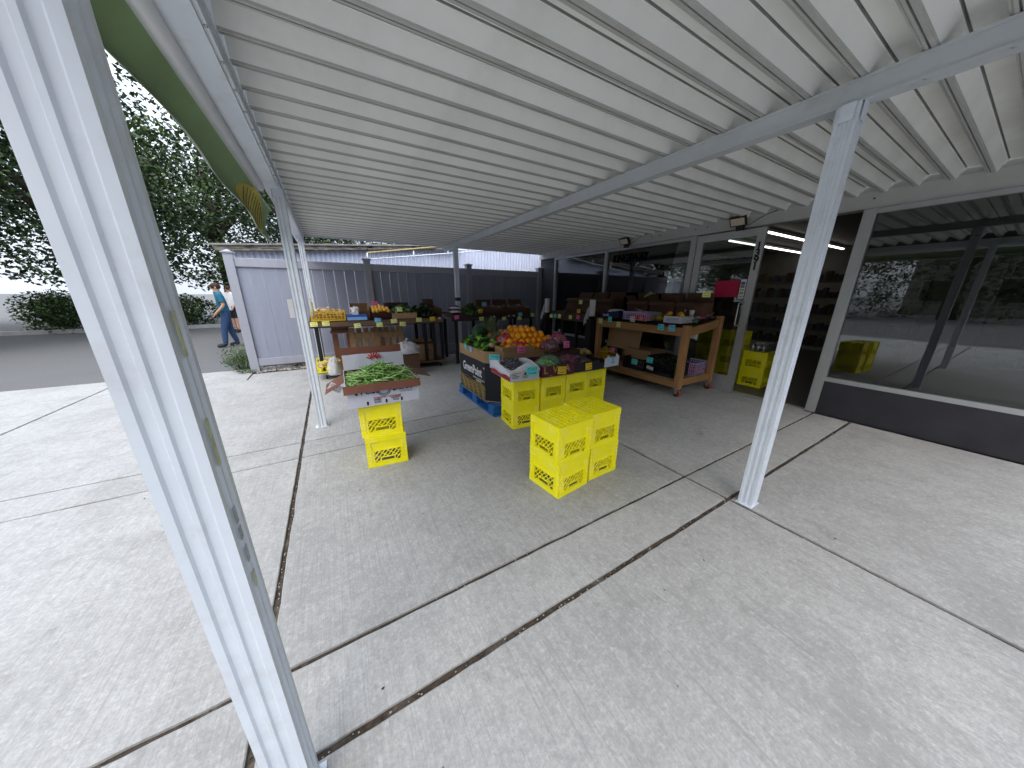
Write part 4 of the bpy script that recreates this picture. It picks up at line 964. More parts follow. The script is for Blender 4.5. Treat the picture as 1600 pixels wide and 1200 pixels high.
# behind the row: a second tier with bags and pink card
bt = carton('produce_carton', 'brown carton behind the black box holding red net bags', 'carton', (2.56, 3.14, .50), 0, .52, .26, .24, CARDD, CARDD)
m = M(); m.b2((-.2, -.12, 0), (.2, .12, .497)); ob('stand_box', m.mesh('stand_box', BLACK), None, (2.90, 3.16, 0), (0, 0, 0), 'black upright box carrying the carton at the right end of the crate row', 'box')
lumpbag('radish_bag', 'red and purple net bag lying behind the maroon box', 'produce bag', (2.36, 3.08, .80), (.12, .10, .085), 40, .022, PURPG, FILMP, 17, 'purple and red net bags behind the crate row')
lumpbag('radish_bag', 'tall purple net bag at the back of the black box', 'produce bag', (2.52, 3.12, .86), (.12, .10, .10), 40, .022, mat('magenta_root', (.55, .04, .14), .4, .4, 20), FILMP, 18, 'purple and red net bags behind the crate row')
pricecard(2.57, 3.0, .825, CP, 'pink card standing on the purple net bags behind the black box', .10, .085, 0, -8, 2)
pricecard(2.53, 2.535, .635, CG, 'golden card on the front of the black box', .095, .08, -3, -4, -3)
b4 = carton('tray_box', 'empty black tray with a white cut end at the right end of the crate row', 'tray', (2.83, 2.77, .5725), -3, .21, .46, .075, BLACK, BLACK)
g = M(); g.prism([(-.13, 0), (.13, 0), (.13, .125), (.10, .125), (.10, .15), (.07, .15), (.07, .11), (.0, .095), (-.03, .12), (-.06, .12), (-.06, .14), (-.09, .14), (-.09, .115), (-.13, .115)], 0, .006)
part('white_end', g, WCARD, b4, (.085, -.236, .02), (R(90), 0, R(6)), label='white end panel with cut out notches')
pricecard(2.92, 2.527, .665, CB, 'light blue card on the white notched end of the tray', .09, .085, 3, -2, 0)

# ------------------------------------------------------------------ display tables along the fence
def table(label, x0, x1, y0, y1, z, mt, legs, board_h=.085, lower=None):
    t = thing('display_table', label, 'display table', ((x0+x1)/2, (y0+y1)/2, 0)); cx, cy = (x0+x1)/2, (y0+y1)/2
    hx_, hy_ = (x1-x0)/2, (y1-y0)/2
    m = M(); m.b2((-hx_, -hy_, z-board_h), (hx_, -hy_+.03, z)); bevel(part('front_board', m, mt, t), .003)
    for k in range(5):
        w_ = (2*hy_-.04)/5; m = M(); m.box((0, -hy_+.035+w_*(k+.5), z-.02+.02*k), (2*hx_, w_-.01, .02)); part('top_board', m, CARDD, t)
    m = M(); m.b2((-hx_, -hy_-.004, z-board_h-.012), (hx_, -hy_+.02, z-board_h-.001)); m.b2((-hx_, -hy_-.003, z+.001), (hx_, -hy_+.02, z+.010)); part('edge_strip', m, BLACK, t)
    for lx in legs:
        for ly in (-hy_+.05, hy_-.06):
            m = M(); m.b2((lx-cx-.03, ly-.02, .02 if lower is None else .15), (lx-cx+.03, ly+.02, z-board_h-.013)); part('leg', m, BLACK, t)
    if lower:
        for k in range(3):
            m = M(); m.box((0, -hy_+.16+.30*k, .125), (2*hx_, .27, .03)); part('lower_board', m, WOODX, t)
        for lx in (-hx_+.12, hx_-.10):
            for ly in (-hy_+.08, hy_-.1):
                m = M(); m.tube([(lx-.014, ly, .042), (lx+.014, ly, .042)], .041, 14); c = part('caster', m, BLACK, t); m = M(); m.b2((lx-.025, ly-.025, .075), (lx+.025, ly+.025, .108)); m.b2((lx-.022, ly-.014, .04), (lx-.017, ly+.014, .08)); part('fork', m, STEEL, c)
    return t
table('brown edged display table left of the middle post with cards along its front', -.34, 1.93, 6.0, 6.85, .985, WOODX, (-.25, 1.55, 1.72, 1.88), lower=1)
table('dark display table against the fence between the far post and the corner', 2.10, 4.12, 6.0, 6.85, .985, mat('dark_board', (.045, .036, .028), .8, .3, 3, .1, 20), (2.2, 2.9, 3.5, 4.05), board_h=.07)
# pallet leaning under the table
pt = thing('wooden_pallet', 'weathered wooden pallet standing upright under the display table', 'pallet', (.70, 6.22, .145), (R(-6), 0, 0))
for x in (-.43, 0, .42): m = M(); m.b2((x-.045, -.04, 0), (x+.045, 0, .70)); part('stringer', m, PALW, pt)
for z in (.05, .50): 
    for x in (-.215, .21): m = M(); m.b2((x-.168, -.025, z), (x+.165, .0, z+.11)); part('cross_board', m, PALW, pt)
for k in range(8): m = M(); m.b2((-.46+k*.118, .002, 0), (-.46+k*.118+.082, .02, .69)); part('slat', m, PALW, pt)
pb = thing('wooden_rack', 'red brown wooden frame leaning left of the upright pallet', 'wooden frame', (.08, 6.30, .145), (R(-4), 0, 0))
for a, b, n_ in (((-.12, -.03, 0), (-.03, 0, .60), 'stile'), ((-.14, -.032, .605), (.17, .0, .66), 'rail'), ((.10, -.03, 0), (.16, 0, .60), 'stile'), ((-.12, .002, .66), (.16, .02, .76), 'rail')):
    m = M(); m.b2(a, b); part(n_, m, mat('red_brown_wood', (.20, .085, .045), .7, .3, 3, .1, 20, stretch=(6, 6, 1)), pb)
# yellow plastic baskets
def basket(name, label, loc, rz, w, d, h, mt, group=None, nx=9, nz=3):
    m = M(); x, y = w/2, d/2; fl = .006
    for sy in (-y, y-fl):
        m.b2((-x, sy, h-.02), (x, sy+fl, h)); m.b2((-x, sy, 0), (x, sy+fl, .015))
        for k in range(nx+1): u = -x+(w-.008)*k/nx; m.b2((u, sy, .015), (u+.008, sy+fl, h-.02))
        for k in range(1, nz+1): z = h*k/(nz+1); m.b2((-x, sy+.001, z), (x, sy+fl-.001, z+.007))
    for sx in (-x, x-fl):
        m.b2((sx, -y+fl, h-.02), (sx+fl, y-fl, h)); m.b2((sx, -y+fl, 0), (sx+fl, y-fl, .015))
        for k in range(1, nx): u = -y+fl+(d-2*fl-.008)*k/nx; m.b2((sx, u, .015), (sx+fl, u+.008, h-.02))
        for k in range(1, nz+1): z = h*k/(nz+1); m.b2((sx+.001, -y+fl, z), (sx+fl-.001, y-fl, z+.007))
    m.b2((-x+fl, -y+fl, 0), (x-fl, y-fl, .005)); m.b2((-x-.006, -y-.006, h-.004), (x+.006, -y, h)); m.b2((-x-.006, y, h-.004), (x+.006, y+.006, h))
    return ob(name, m.mesh(name, mt), None, loc, (0, 0, R(rz)), label, 'basket', group)
basket('plastic_basket', 'amber plastic basket full of ginger at the left end of the display table', (-.045, 6.18, 1.0), 0, .50, .34, .16, YEL2)
def lumps(name, label, cat, loc, ext, n, r, mt, seed=0, kind='stuff', amp=.5, flat=1):
    rr = random.Random(seed); m = M(); mts = mt if isinstance(mt, list) else [mt]
    for k in range(n):
        u, v = rr.uniform(-1, 1), rr.uniform(-1, 1); q = max(0, 1-.5*u*u-.5*v*v); s_ = r*rr.uniform(.75, 1.2)
        m.ball((u*ext[0], v*ext[1], ext[2]*q*rr.uniform(.6, 1)), (s_*rr.uniform(.8, 1.5), s_, s_*flat), 9, 6, amp, 2, k, m=rr.randint(0, len(mts)-1))
    return ob(name, m.mesh(name, mts), None, loc, (0, 0, 0), label, cat, kind=kind)
lumps('ginger_roots', 'heap of knobbly ginger roots in the amber basket', 'ginger', (-.045, 6.18, 1.06), (.22, .14, .15), 120, .026, [GINGER, mat('pale_ginger', (.62, .48, .32), .8, .2, 20)], 1)
basket('plastic_basket', 'bright yellow plastic basket on the low shelf under the display table', (-.14, 6.12, .142), 0, .40, .36, .20, YEL, nx=5, nz=1)
lumps('onions', 'pale onions in the yellow basket on the low shelf', 'onions', (-.14, 6.12, .22), (.16, .14, .13), 40, .034, mat('pale_onion', (.62, .42, .26), .5, .2, 20), 2, amp=.1)
c = carton('wood_crate', 'slatted wooden fruit crate tilted behind the blue tissue box', 'fruit crate', (.46, 6.35, 1.03), 0, .30, .34, .20, PALW, PALW, rx=18)
tb = M(); tb.b2((-.155, -.055, 0), (.155, .055, .055)); tb.b2((-.155, -.055, .055), (.155, .055, .092), 1)
tbo = bevel(ob('tissue_box', tb.mesh('tissue_box', [mat('box_pale_blue', (.22, .42, .75), .4, .2, 9), mat('box_deep_blue', (.018, .10, .45), .4, .2, 9)]), None, (.385, 6.035, .998), (0, 0, 0), 'blue tissue box with a white tissue pulled up on the display table', 'tissue box'), .004)
m = M(); m.ball((0, 0, .10), (.06, .03, .075), 14, 9, .7, 4, 3, smooth=False); part('tissue', m, PAPERW, tbo, (-.02, 0, .045))
c = carton('mandarin_box', 'dark red carton of yellow mandarins with a pink card behind it', 'fruit box', (.80, 6.28, 1.02), 0, .33, .40, .14, mat('dark_red_print', (.055, .012, .014), .6, .3, 8), CARDD, rx=14)
mm_ = M(); mm_.ball((0, 0, 0), (.036, .036, .031), 12, 8, .05, 2); mm_ = mm_.mesh('mandarin', MAND)
for k in range(18):
    i, j = k % 5, k//5; ob('mandarin', mm_, None, (.68+i*.062+random.uniform(-.01, .01), 6.17+j*.07, 1.13+.022*j+(.02 if i in (2, 3) else 0)), (random.random(), 0, random.random()*6), 'yellow orange mandarin in the dark red carton on the display table', 'mandarin', 'mandarins in the dark red carton')
pricecard(.745, 6.45, 1.265, CP, 'pink card behind the mandarins', .11, .075, 0, -5)
c = carton('produce_carton', 'low brown carton of leafy greens to the right of the mandarins', 'carton', (1.19, 6.22, .998), 0, .44, .42, .115, CARD, CARDD, rx=4)
leafheap('leafy_greens', 'dark bunched greens in the low brown carton', 'greens', (1.19, 6.25, 1.06), (.20, .18, .17), 170, [LEAFD, LEAFB, mat('white_stem', (.5, .52, .42), .5)], (.06, .13), 5)
c = carton('produce_carton', 'dark upright carton behind the leafy greens', 'carton', (1.15, 6.60, 1.03), 0, .42, .30, .24, mat('dark_purple_print', (.03, .010, .022), .6, .3, 8), CARDD)
leafheap('leafy_greens', 'very dark leafy greens near the right end of the display table', 'greens', (1.58, 6.32, 1.02), (.20, .25, .20), 260, [LEAFD, mat('blackish_leaf', (.014, .03, .014), .6, .5, 22)], (.07, .15), 6)
c = carton('produce_carton', 'dark brown carton tilted at the right end of the display table', 'carton', (1.80, 6.35, 1.02), 10, .24, .36, .17, CARDD, CARDD, rx=10, flaps=(('b', .12, 20),))
# table 2 goods
for k in range(9):
    m = M(); m.ball((0, 0, 0), (.105, .028, .026), 14, 8, .15, 2, k); m.tube([(.09, 0, 0), (.13, .006, .008)], .007, 6, m=1)
    mt = [mat('eggplant_skin', (.05, .012, .06), .2, .4, 12), PAPERW]
    ob('daikon' if k % 2 else 'eggplant', m.mesh('long_vegetable', [mat('white_root', (.62, .58, .62), .5, .15, 12) if k % 2 else mt[0], LEAFD]), None, (2.23+.03*(k % 3), 6.10+.035*k, 1.05+.020*(k % 3)+.012*k), (0, 0, R(random.uniform(-12, 12))), ('long white daikon' if k % 2 else 'dark purple eggplant')+' in the striped pile at the left of the dark display table', 'vegetable', 'white roots in the striped pile' if k % 2 else 'eggplants in the striped pile')
leafheap('leafy_greens', 'sprouting green stalks on the dark table beside the striped pile', 'greens', (2.62, 6.25, 1.04), (.16, .2, .20), 90, [LEAFD, LEAFB, CARDD], (.08, .16), 8)
for k, (x, w_, lb) in enumerate(((3.05, .38, 'leftmost'), (3.47, .40, 'middle'), (3.90, .38, 'rightmost'))):
    carton('produce_carton', 'dark brown carton tilted on the dark display table, '+lb+' of three', 'carton', (x, 6.36, 1.03), random.uniform(-4, 4), w_, .40, .15, CARDD, CARDD, rx=12, flaps=(('b', .10, 10+k*8),), group='dark cartons on the far table')
    lumps('root_vegetables', 'dim root vegetables in the '+lb+' dark carton', 'vegetables', (x, 6.36, 1.11), (.15, .15, .07), 26, .032, mat('dim_root', (.10, .06, .035), .7, .4, 15), 20+k, amp=.3)
cds = [(-.27, .955, CY, 'pale yellow card at the far left of the shelf edge'), (-.10, .96, CY, 'pale yellow card under the middle of the amber basket'), (.37, .905, CY, 'pale yellow card hanging low under the blue tissue box'), (.71, .985, CB, 'light blue card on the shelf edge under the mandarins'), (.73, .905, CY, 'pale yellow card hanging under the light blue one'),
       (.98, .96, CY, 'pale yellow card under the left of the low brown carton'), (1.13, .90, CY, 'pale yellow card hanging low above the pallet corner'), (1.44, .965, CY, 'pale yellow card under the dark greens'), (1.70, .975, CG, 'golden card near the right end of the shelf edge'), (1.84, .98, CW, 'small white card at the right end of the shelf edge')]
for x, z, c_, lb in cds: pricecard(x, 5.992, z, c_, lb, .105 if c_ is not CW else .05, .075 if c_ is not CW else .04, 0, -4, random.uniform(-6, 6))
pricecard(1.10, 5.985, 1.165, CY, 'pale yellow card standing in the leafy greens', .09, .075, 0, -8)
for x, z, c_, lb in [(2.20, .985, CP, 'pink card at the left end of the dark table'), (2.73, 1.10, CG, 'golden card standing on the dark table'), (2.82, 1.235, CB, 'dull blue card standing behind the golden one'), (2.75, .935, CY, 'pale yellow card under the golden one on the dark table edge'), (3.30, .92, CY, 'pale yellow card in the middle of the dark table edge'), (3.72, 1.0, CT, 'turquoise card on the dark table edge'), (3.70, .915, CY, 'pale yellow card under the turquoise one'), (4.06, .975, CY, 'pale green card at the right end of the dark table')]:
    pricecard(x, 5.99, z, c_, lb, .10, .075, 0, -4, random.uniform(-6, 6))
for x in (3.05, 3.42, 3.55): 
    pricecard(x, 5.991, .975, CW, {3.05: 'small white tag left of the middle pale yellow card', 3.42: 'small white tag right of the middle pale yellow card', 3.55: 'tiny white tag left of the turquoise card'}[x], .045, .03, 0, 0)
# low shelf items
cc = carton('storage_carton', 'brown carton with a hand hole on the low shelf under the display table', 'carton', (1.59, 6.28, .142), 2, .40, .34, .33, CARD, CARDD, hand=True, flaps=(('b', .10, 60), ('l', .08, 50)))
t = lumpbag('plastic_sack', 'knotted white plastic bag of produce beside the brown carton', 'plastic bag', (1.10, 5.72, .42), (.22, .16, .17), 18, .05, mat('bag_content', (.55, .52, .5), .6), FILMW, 30)
m = M(); m.b2((-.18, -.14, 0), (.18, .14, .38)); ob('box', m.mesh('box', CARDD), None, (1.10, 5.72, 0), (0, 0, .1), 'dark carton on the ground under the white plastic bag', 'carton')
t2 = lumpbag('plastic_sack', 'white plastic bag hanging beside the left side of the bean box', 'plastic bag', (-.045, 3.32, .72), (.055, .08, .13), 5, .025, mat('bag_yellow', (.7, .6, .15), .6), FILMW, 31, cap=False)
# yellow bag and paper on posts
m = M(); m.ball((0, 0, 0), (.028, .02, .13), 12, 10, .5, 4, 4); ob('plastic_bag', m.mesh('plastic_bag', m_film('yellow_film', (.8, .8, .3), .15, .3, .35)), None, (-.26, 5.95, 1.20), (0, 0, 0), 'thin yellowish plastic bag hanging from the table corner at the far left post', 'plastic bag')
m = M(); m.b2((-.02, -.002, -.09), (.022, .002, .09)); ob('paper_notice', m.mesh('paper_notice', PAPERW), None, (-.335, 3.765, 1.30), (0, 0, R(12)), 'white paper notice fixed to the middle left post', 'notice')
m = M(); m.b2((-.049, -.0495, -.035), (.049, .049, .035)); ob('tape_band', m.mesh('tape_band', mat('blue_tape', (.02, .07, .13), .5)), None, (2.445, 6.55, 1.33), (0, 0, 0), 'band of blue tape around the far middle post', 'tape')
# faded label on near post
FY = mat('faded_yellow', (.60, .62, .42), .6, .4, 30); FG = mat('faded_grey', (.44, .48, .48), .6, .4, 30); root = None
for (z0, z1, mi) in ((1.34, 1.42, FY), (1.12, 1.22, FY), (.98, 1.02, FG), (.94, .97, FG), (.88, .92, FG), (.81, .85, FY)):
    m = M(); m.b2((-.2383, .746, z0), (-.2376, .762, z1))
    if root is None: root = ob('faded_sticker', m.mesh('faded_sticker', mi), None, (.0035, 0, 0), (0, 0, 0), 'faded yellow and grey sticker strip on the nearest left post', 'sticker')
    else: part('sticker_patch', m, mi, root)

# ------------------------------------------------------------------ rack along the window
rk = thing('display_rack', 'black display rack under the left shop window stacked with dark cartons', 'display rack', (4.62, 4.86, 0))
m = M(); m.b2((-.42, -.68, .93), (.42, .68, .95)); part('shelf', m, CARDD, rk)
m = M(); m.b2((-.445, -.68, .93), (-.425, .68, 1.0)); part('front_board', m, mat('dim_board', (.06, .045, .03), .8, .3, 4), rk)
for y in (-.64, -.22, .22, .64):
    for x in (-.40, .38): m = M(); m.b2((x-.025, y-.025, 0), (x+.025, y+.025, .929)); part('leg', m, BLACK, rk)
for k, (y, z, w_, h_, lb) in enumerate(((4.38, .96, .40, .20, 'nearest the cart'), (4.82, .96, .42, .20, 'in the middle'), (5.27, .96, .42, .22, 'farthest from the cart'))):
    carton('produce_carton', 'dark carton on the window rack, front row, '+lb, 'carton', (4.42, y, z), -90, w_, .36, h_*.6, CARDD, CARDD, flaps=(('b', .16, 15),), group='front cartons on the window rack')
    lumps('root_vegetables', 'dim produce in the front carton of the window rack '+lb, 'vegetables', (4.42, y, z+.07), (.13, .15, .08), 22, .035, mat('dim_root', (.10, .06, .035)), 40+k, amp=.3)
    carton('produce_carton', 'tall dark carton at the back of the window rack, '+lb, 'carton', (4.82, y, z), -90, w_, .30, .40, CARDD, CARDD, flaps=(('b', .14, 30), ('f', .10, 120)), group='tall cartons on the window rack')
def bagroll(x, y, lb, mt=PAPERR):
    t = thing('bag_roll', lb, 'bag roll', (x, y, 0), group='rolls of produce bags on poles')
    m = M(); m.tube([(0, 0, .0), (0, 0, 1.05)], .05, 10); m.box((0, 0, .5), (.16, .12, 1.0)); part('stand', m, BLACK, t)
    m = M(); m.tube([(0, 0, 1.055), (0, 0, 1.05+.01), (0, 0, 1.34), (0, 0, 1.35)], [.05, .056, .056, .05], 20); part('roll', m, mt, t)
    g = M(); vs = []
    for i in range(6):
        for j in range(5): vs.append((-.058-.012*math.sin(i*1.3+j)-.004*i, -.01+.10*j/4+.01*i, 1.25-.30*i/5-.02*j))
    g.add(vs, [(i*5+j, (i+1)*5+j, (i+1)*5+j+1, i*5+j+1) for i in range(5) for j in range(4)], 0, True); part('loose_bag', g, FILMW, t)
bagroll(4.16, 4.19, 'roll of clear produce bags on the black stand beside the wooden cart'); bagroll(4.17, 5.585, 'roll of clear produce bags on the black stand farthest along the window rack')
for y, z, c_, lb in [(5.42, .99, CY, 'pale yellow card leftmost on the window rack'), (5.29, .995, CT, 'turquoise card on the window rack'), (5.14, 1.0, CY, 'pale yellow card right of the turquoise one'), (4.79, 1.0, CY, 'pale yellow card in the middle of the window rack'), (4.57, 1.015, CP, 'pink card on the window rack'), (4.56, 1.13, CG, 'golden card above the pink one on the window rack'), (4.52, 1.30, CY, 'pale card high on the window rack carton')]:
    pricecard(4.165, y, z, c_, lb, .09, .075, -90, -4, random.uniform(-5, 5))

# ------------------------------------------------------------------ wooden cart
ct = thing('wooden_cart', 'two level lumber cart on orange wheeled casters beside the shop door', 'cart', (4.23, 2.43, 0))
def leg(x, y, z0, z1): 
    m = M(); m.b2((x-.042, y-.042, z0), (x+.042, y+.042, z1)); return bevel(part('leg', m, WOOD, ct), .004)
leg(0, 0, .135, 1.035); leg(.80, -.01, .135, 1.14); leg(0, 1.62, .135, 1.035); leg(.80, 1.62, .135, 1.14)
m = M(); m.b2((-.043, .043, .885), (-.003, 1.577, 1.0)); bevel(part('front_rail', m, WOODY, ct), .003)
sl_ = math.atan2(.105, .8)
for y in (-.01, 1.62):
    m = M(); m.box((.40, y, .985), (.72, .038, .115), (0, -sl_, 0)); bevel(part('end_rail', m, mat('lumber_x', (.46, .25, .10), .6, .3, 2.2, .08, 30, rgb2=(.30, .15, .055), stretch=(1.2, 9, 9)), ct), .003)
m = M(); m.box((.40, .80, 1.02), (.78, 1.52, .012), (0, -sl_, 0)); part('top_sheet', m, CARDD, ct)
m = M(); m.b2((-.043, .043, .135), (-.003, 1.577, .225)); part('lower_front_rail', m, WOODY, ct)
for y in (-.01, 1.62): m = M(); m.b2((.043, y-.02, .165), (.757, y+.02, .265)); part('lower_end_rail', m, MC['lumber_x'], ct)
m = M(); m.b2((-.002, .012, .226), (.80, 1.58, .240)); part('lower_shelf', m, mat('plywood', (.36, .22, .11), .7, .25, 4, .05, 30), ct)
for x, y in ((0, 0), (.80, -.01), (0, 1.62), (.80, 1.62)):
    m = M(); m.tube([(x-.018, y-.01, .056), (x+.018, y-.01, .056)], .056, 18); c_ = part('caster', m, RUBR, ct)
    m = M(); m.tube([(x-.021, y-.01, .056), (x+.021, y-.01, .056)], .038, 14); part('hub', m, BLACK, c_)
    m = M(); m.b2((x-.035, y-.035, .122), (x+.035, y+.035, .1345)); m.b2((x-.026, y-.022, .04), (x-.020, y+.022, .125)); m.b2((x+.020, y-.022, .04), (x+.026, y+.022, .125)); part('fork', m, STEEL, c_)
ZT = lambda x: 1.028+(x-4.23)*.131
c = carton('berry_box', 'navy blue printed box lined with white plastic at the far end of the cart', 'fruit box', (4.43, 3.86, 1.05), -90, .42, .34, .10, NAVY, LIN, rx=0)
c.rotation_euler = (0, R(-7), R(-90))
text('Fresh', .06, WHITEINK, c, (-.08, -.172, .05), (R(90), 0, 0), bold=.001)
m = M(); m.ball((0, 0, 0), (.15, .17, .06), 16, 8, .5, 4, 6, smooth=False); ob('plastic_liner', m.mesh('plastic_liner', LIN), None, (4.43, 3.86, 1.13), (0, 0, 0), 'crumpled white plastic on the navy box of the cart', 'plastic liner')
basket('tomato_basket', 'lilac plastic basket of red tomatoes on the cart', (4.42, 3.33, 1.045), -90, .46, .34, .13, LILAC, nx=12, nz=2)
lumps('tomatoes', 'red tomatoes packed in the lilac basket on the cart', 'tomatoes', (4.42, 3.33, 1.06), (.14, .19, .07), 60, .032, TOMATO, 50, amp=.06)
m = M(); m.box((0, 0, 0), (.15, .16, .004), (.2, .3, 0)); ob('plastic_sheet', m.mesh('plastic_sheet', FILMW), None, (4.42, 3.35, 1.19), (0, 0, 0), 'loose clear plastic lying over the lilac basket', 'plastic sheet')
for k, (y, w_, lb) in enumerate(((3.62, .42, 'far'), (3.15, .44, 'middle'), (2.70, .40, 'near'))):
    carton('produce_carton', 'tall dark open carton at the back of the cart, '+lb+' one', 'carton', (4.80, y, 1.11), -90, w_, .28, .22, CARDD, CARDD, flaps=(('b', .14, -10), ('l', .12, 40), ('f', .08, 130)), group='dark cartons at the back of the cart')
bananas = M()
for k in range(7): bananas.tube([(-.02*k, -.09, .02), (-.02*k+.005, -.03, .045+.004*k), (-.02*k+.01, .03, .05), (-.02*k, .09, .03)], [.006, .015, .015, .006], 8)
ob('long_beans', bananas.mesh('long_beans', mat('pale_green_stalk', (.36, .42, .10), .5, .3, 10)), None, (4.86, 3.52, 1.40), (R(-20), 0, R(30)), 'pale green stalks standing in the far dark carton of the cart', 'vegetable')
for k in range(5):
    m = M(); m.ball((0, 0, 0), (.055, .038, .036), 12, 8, .08, 2, k); ob('mango', m.mesh('mango', mat('mango_skin', (.58, .27, .03), .4, .5, 9, rgb2=(.22, .26, .03), obj_rand=.2)), None, (4.40+.05*(k % 2), 2.87+.055*k-.03*(k % 2), 1.09+.04*(k % 2)), (0, 0, k), 'yellow green mango lying between the lilac basket and the printed box', 'mango', 'mangoes on the cart')
c = carton('mango_box', 'white printed fruit box at the near corner of the cart', 'fruit box', (4.40, 2.68, 1.05), -90, .27, .30, .095, WCARD, CARD)
g = M()
for z in (.028, .04, .052, .064): g.b2((-.09, -.1518, z), (.10 if z != .04 else -.02, -.1504, z+.003))
part('print_line', g, INK, c)
for k in range(5):
    ob('mandarin', mm_, None, (4.34+.07*(k % 3), 2.60+.06*k, 1.155+.02*(k % 2)), (0, 0, k), 'orange fruit in the white printed box on the cart', 'mandarin', 'fruit in the white printed box')
for k, (x, y, rz, lb) in enumerate(((4.50, 2.50, 20, 'left of the clamshells'), (4.62, 2.53, 70, 'in front of the clamshells'), (4.42, 2.49, -30, 'at the cart corner'))):
    m = M(); m.box((0, 0, 0), (.14, .075, .002), (.25*(k-1), .2, 0)); m.box((0, .02, .02), (.12, .04, .002), (.5, 0, 0)); ob('torn_paper', m.mesh('torn_paper', PAPERW), None, (x, y, ZT(x)+.035), (0, 0, R(rz)), 'torn white paper '+lb, 'paper', 'torn papers on the cart corner')
m = M(); m.ball((0, 0, 0), (.06, .04, .025), 10, 6, .4, 3, 3); ob('green_wrapper', m.mesh('green_wrapper', mat('green_wrap', (.05, .18, .08), .4, .3, 10)), None, (4.45, 2.46, 1.095), (0, 0, 0), 'crumpled green wrapper on the cart corner', 'wrapper')
for k, (x, y, lb) in enumerate(((4.66, 2.52, 'left'), (4.80, 2.53, 'middle'), (4.93, 2.54, 'right'))):
    t = thing('clamshell', 'clear clamshell of red berries on the near end of the cart, '+lb+' one', 'berry pack', (x, y, ZT(x)+.012), (0, -sl_, .1*k), 'berry clamshells on the cart')
    m = M()
    for i in range(5):
        for j in range(4): m.ball((-.05+.025*i, -.04+.027*j, .02+random.uniform(0, .025)), .014, 7, 5, .15, 2, i+j)
    part('berry', m, mat('pink_red_berry', (.48, .04, .09), .35, .4, 20), t); m = M(); m.b2((-.065, -.055, 0), (.065, .055, .065)); part('shell', m, FILM, t)
for k, y in enumerate((2.62, 2.75)):
    m = M(); m.tube([(0, 0, 0), (0, 0, .10)], [.026, .034], 12); ob('paper_cup', m.mesh('paper_cup', PAPERW), None, (4.62+.07*k, y, ZT(4.6)+.05), (0, 0, 0), ['white paper cup nearer the cart corner', 'white paper cup farther back on the cart'][k], 'cup', 'paper cups on the cart')
for y, z, c_, lb in [(3.98, .985, CY, 'pale yellow card at the far end of the cart rail'), (3.77, 1.03, CT, 'turquoise card under the navy box on the cart'), (3.57, .955, CY, 'pale yellow card low on the cart rail'), (3.30, 1.065, CW, 'white card on the lilac basket'), (2.79, .985, CT, 'turquoise card on the near part of the cart rail'), (2.62, .985, CB, 'light blue card next to the corner leg of the cart')]:
    pricecard(4.176, y, z, c_, lb, .10 if y < 3 else .085, .085, -90, -3, random.uniform(-4, 4))
pricecard(4.66, 2.48, 1.45, CY, 'pale yellow card high on the dark near carton at the back of the cart', .10, .08, -60, -3)
# lower shelf of the cart
m = M(); m.b2((-.005, -.36, 0), (.005, .36, .40)); ob('cardboard_sheet', m.mesh('cardboard_sheet', CARD), None, (4.50, 3.72, .50), (0, R(6), 0), 'brown cardboard sheet hanging under the far half of the cart top', 'cardboard sheet')
carton('storage_carton', 'closed brown carton under the middle of the cart', 'carton', (4.62, 3.32, .242), -90, .50, .40, .30, CARD, CARD, flaps=(('f', .19, -88), ('b', .19, -88)))
def blackcrate(lb, loc, w, d, h):
    m = M(); x, y = w/2, d/2
    m.b2((-x, -y, 0), (x, y, .01))
    for sy in (-y, y-.008):
        m.b2((-x, sy, h-.03), (x, sy+.008, h)); m.b2((-x, sy, .01), (x, sy+.008, .05))
        for k in range(13): u = -x+(w-.012)*k/12; m.b2((u, sy, .05), (u+.012, sy+.008, h-.03))
        m.b2((-x, sy+.001, h*.5), (x, sy+.007, h*.5+.012))
    for sx in (-x, x-.008):
        m.b2((sx, -y, h-.03), (sx+.008, y, h)); m.b2((sx, -y, .01), (sx+.008, y, h*.75))
    return ob('black_crate', m.mesh('black_crate', BLACK), None, loc, (0, 0, R(-90)), lb, 'crate', 'black plastic crates under the cart')
blackcrate('black plastic crate under the middle of the cart with a turquoise card', (4.42, 3.24, .242), .42, .34, .19)
blackcrate('large black plastic crate under the near half of the cart', (4.46, 2.78, .242), .46, .40, .27)
leafheap('leafy_greens', 'dark greens filling the large black crate under the cart', 'greens', (4.46, 2.78, .40), (.16, .2, .11), 140, [LEAFD, mat('blackish_leaf', (.014, .03, .014))], (.06, .12), 9)
pricecard(4.242, 3.22, .375, CT, 'turquoise card on the black crate under the middle of the cart', .11, .085, -90, -3); pricecard(4.252, 2.95, .45, CT, 'turquoise card on the large black crate', .11, .085, -90, -3)
pricecard(4.25, 2.93, .33, CW, 'white torn label on the large black crate', .12, .05, -90, -3, 10)
basket('wire_basket', 'lilac plastic basket of red fruit on the lower near corner of the cart', (4.86, 2.60, .242), 4, .40, .26, .20, LILAC, nx=9, nz=3)
lumps('red_fruit', 'red fruit inside the lower lilac basket', 'fruit', (4.86, 2.60, .27), (.15, .09, .10), 24, .035, REDF, 60, amp=.08)
basket('yellow_tray', 'dim yellow tray of produce at the far end of the lower cart shelf', (4.42, 4.02, .30), -90, .26, .30, .14, YEL2, nx=6, nz=1)
lumps('bananas_heap', 'yellowish produce in the dim tray under the cart', 'fruit', (4.42, 4.02, .40), (.10, .10, .07), 20, .034, mat('yellow_produce', (.50, .38, .08), .5, .3, 9), 61)
pricecard(4.22, 3.68, .50, CP, 'pink card above the carton under the cart', .10, .08, -90, -3)
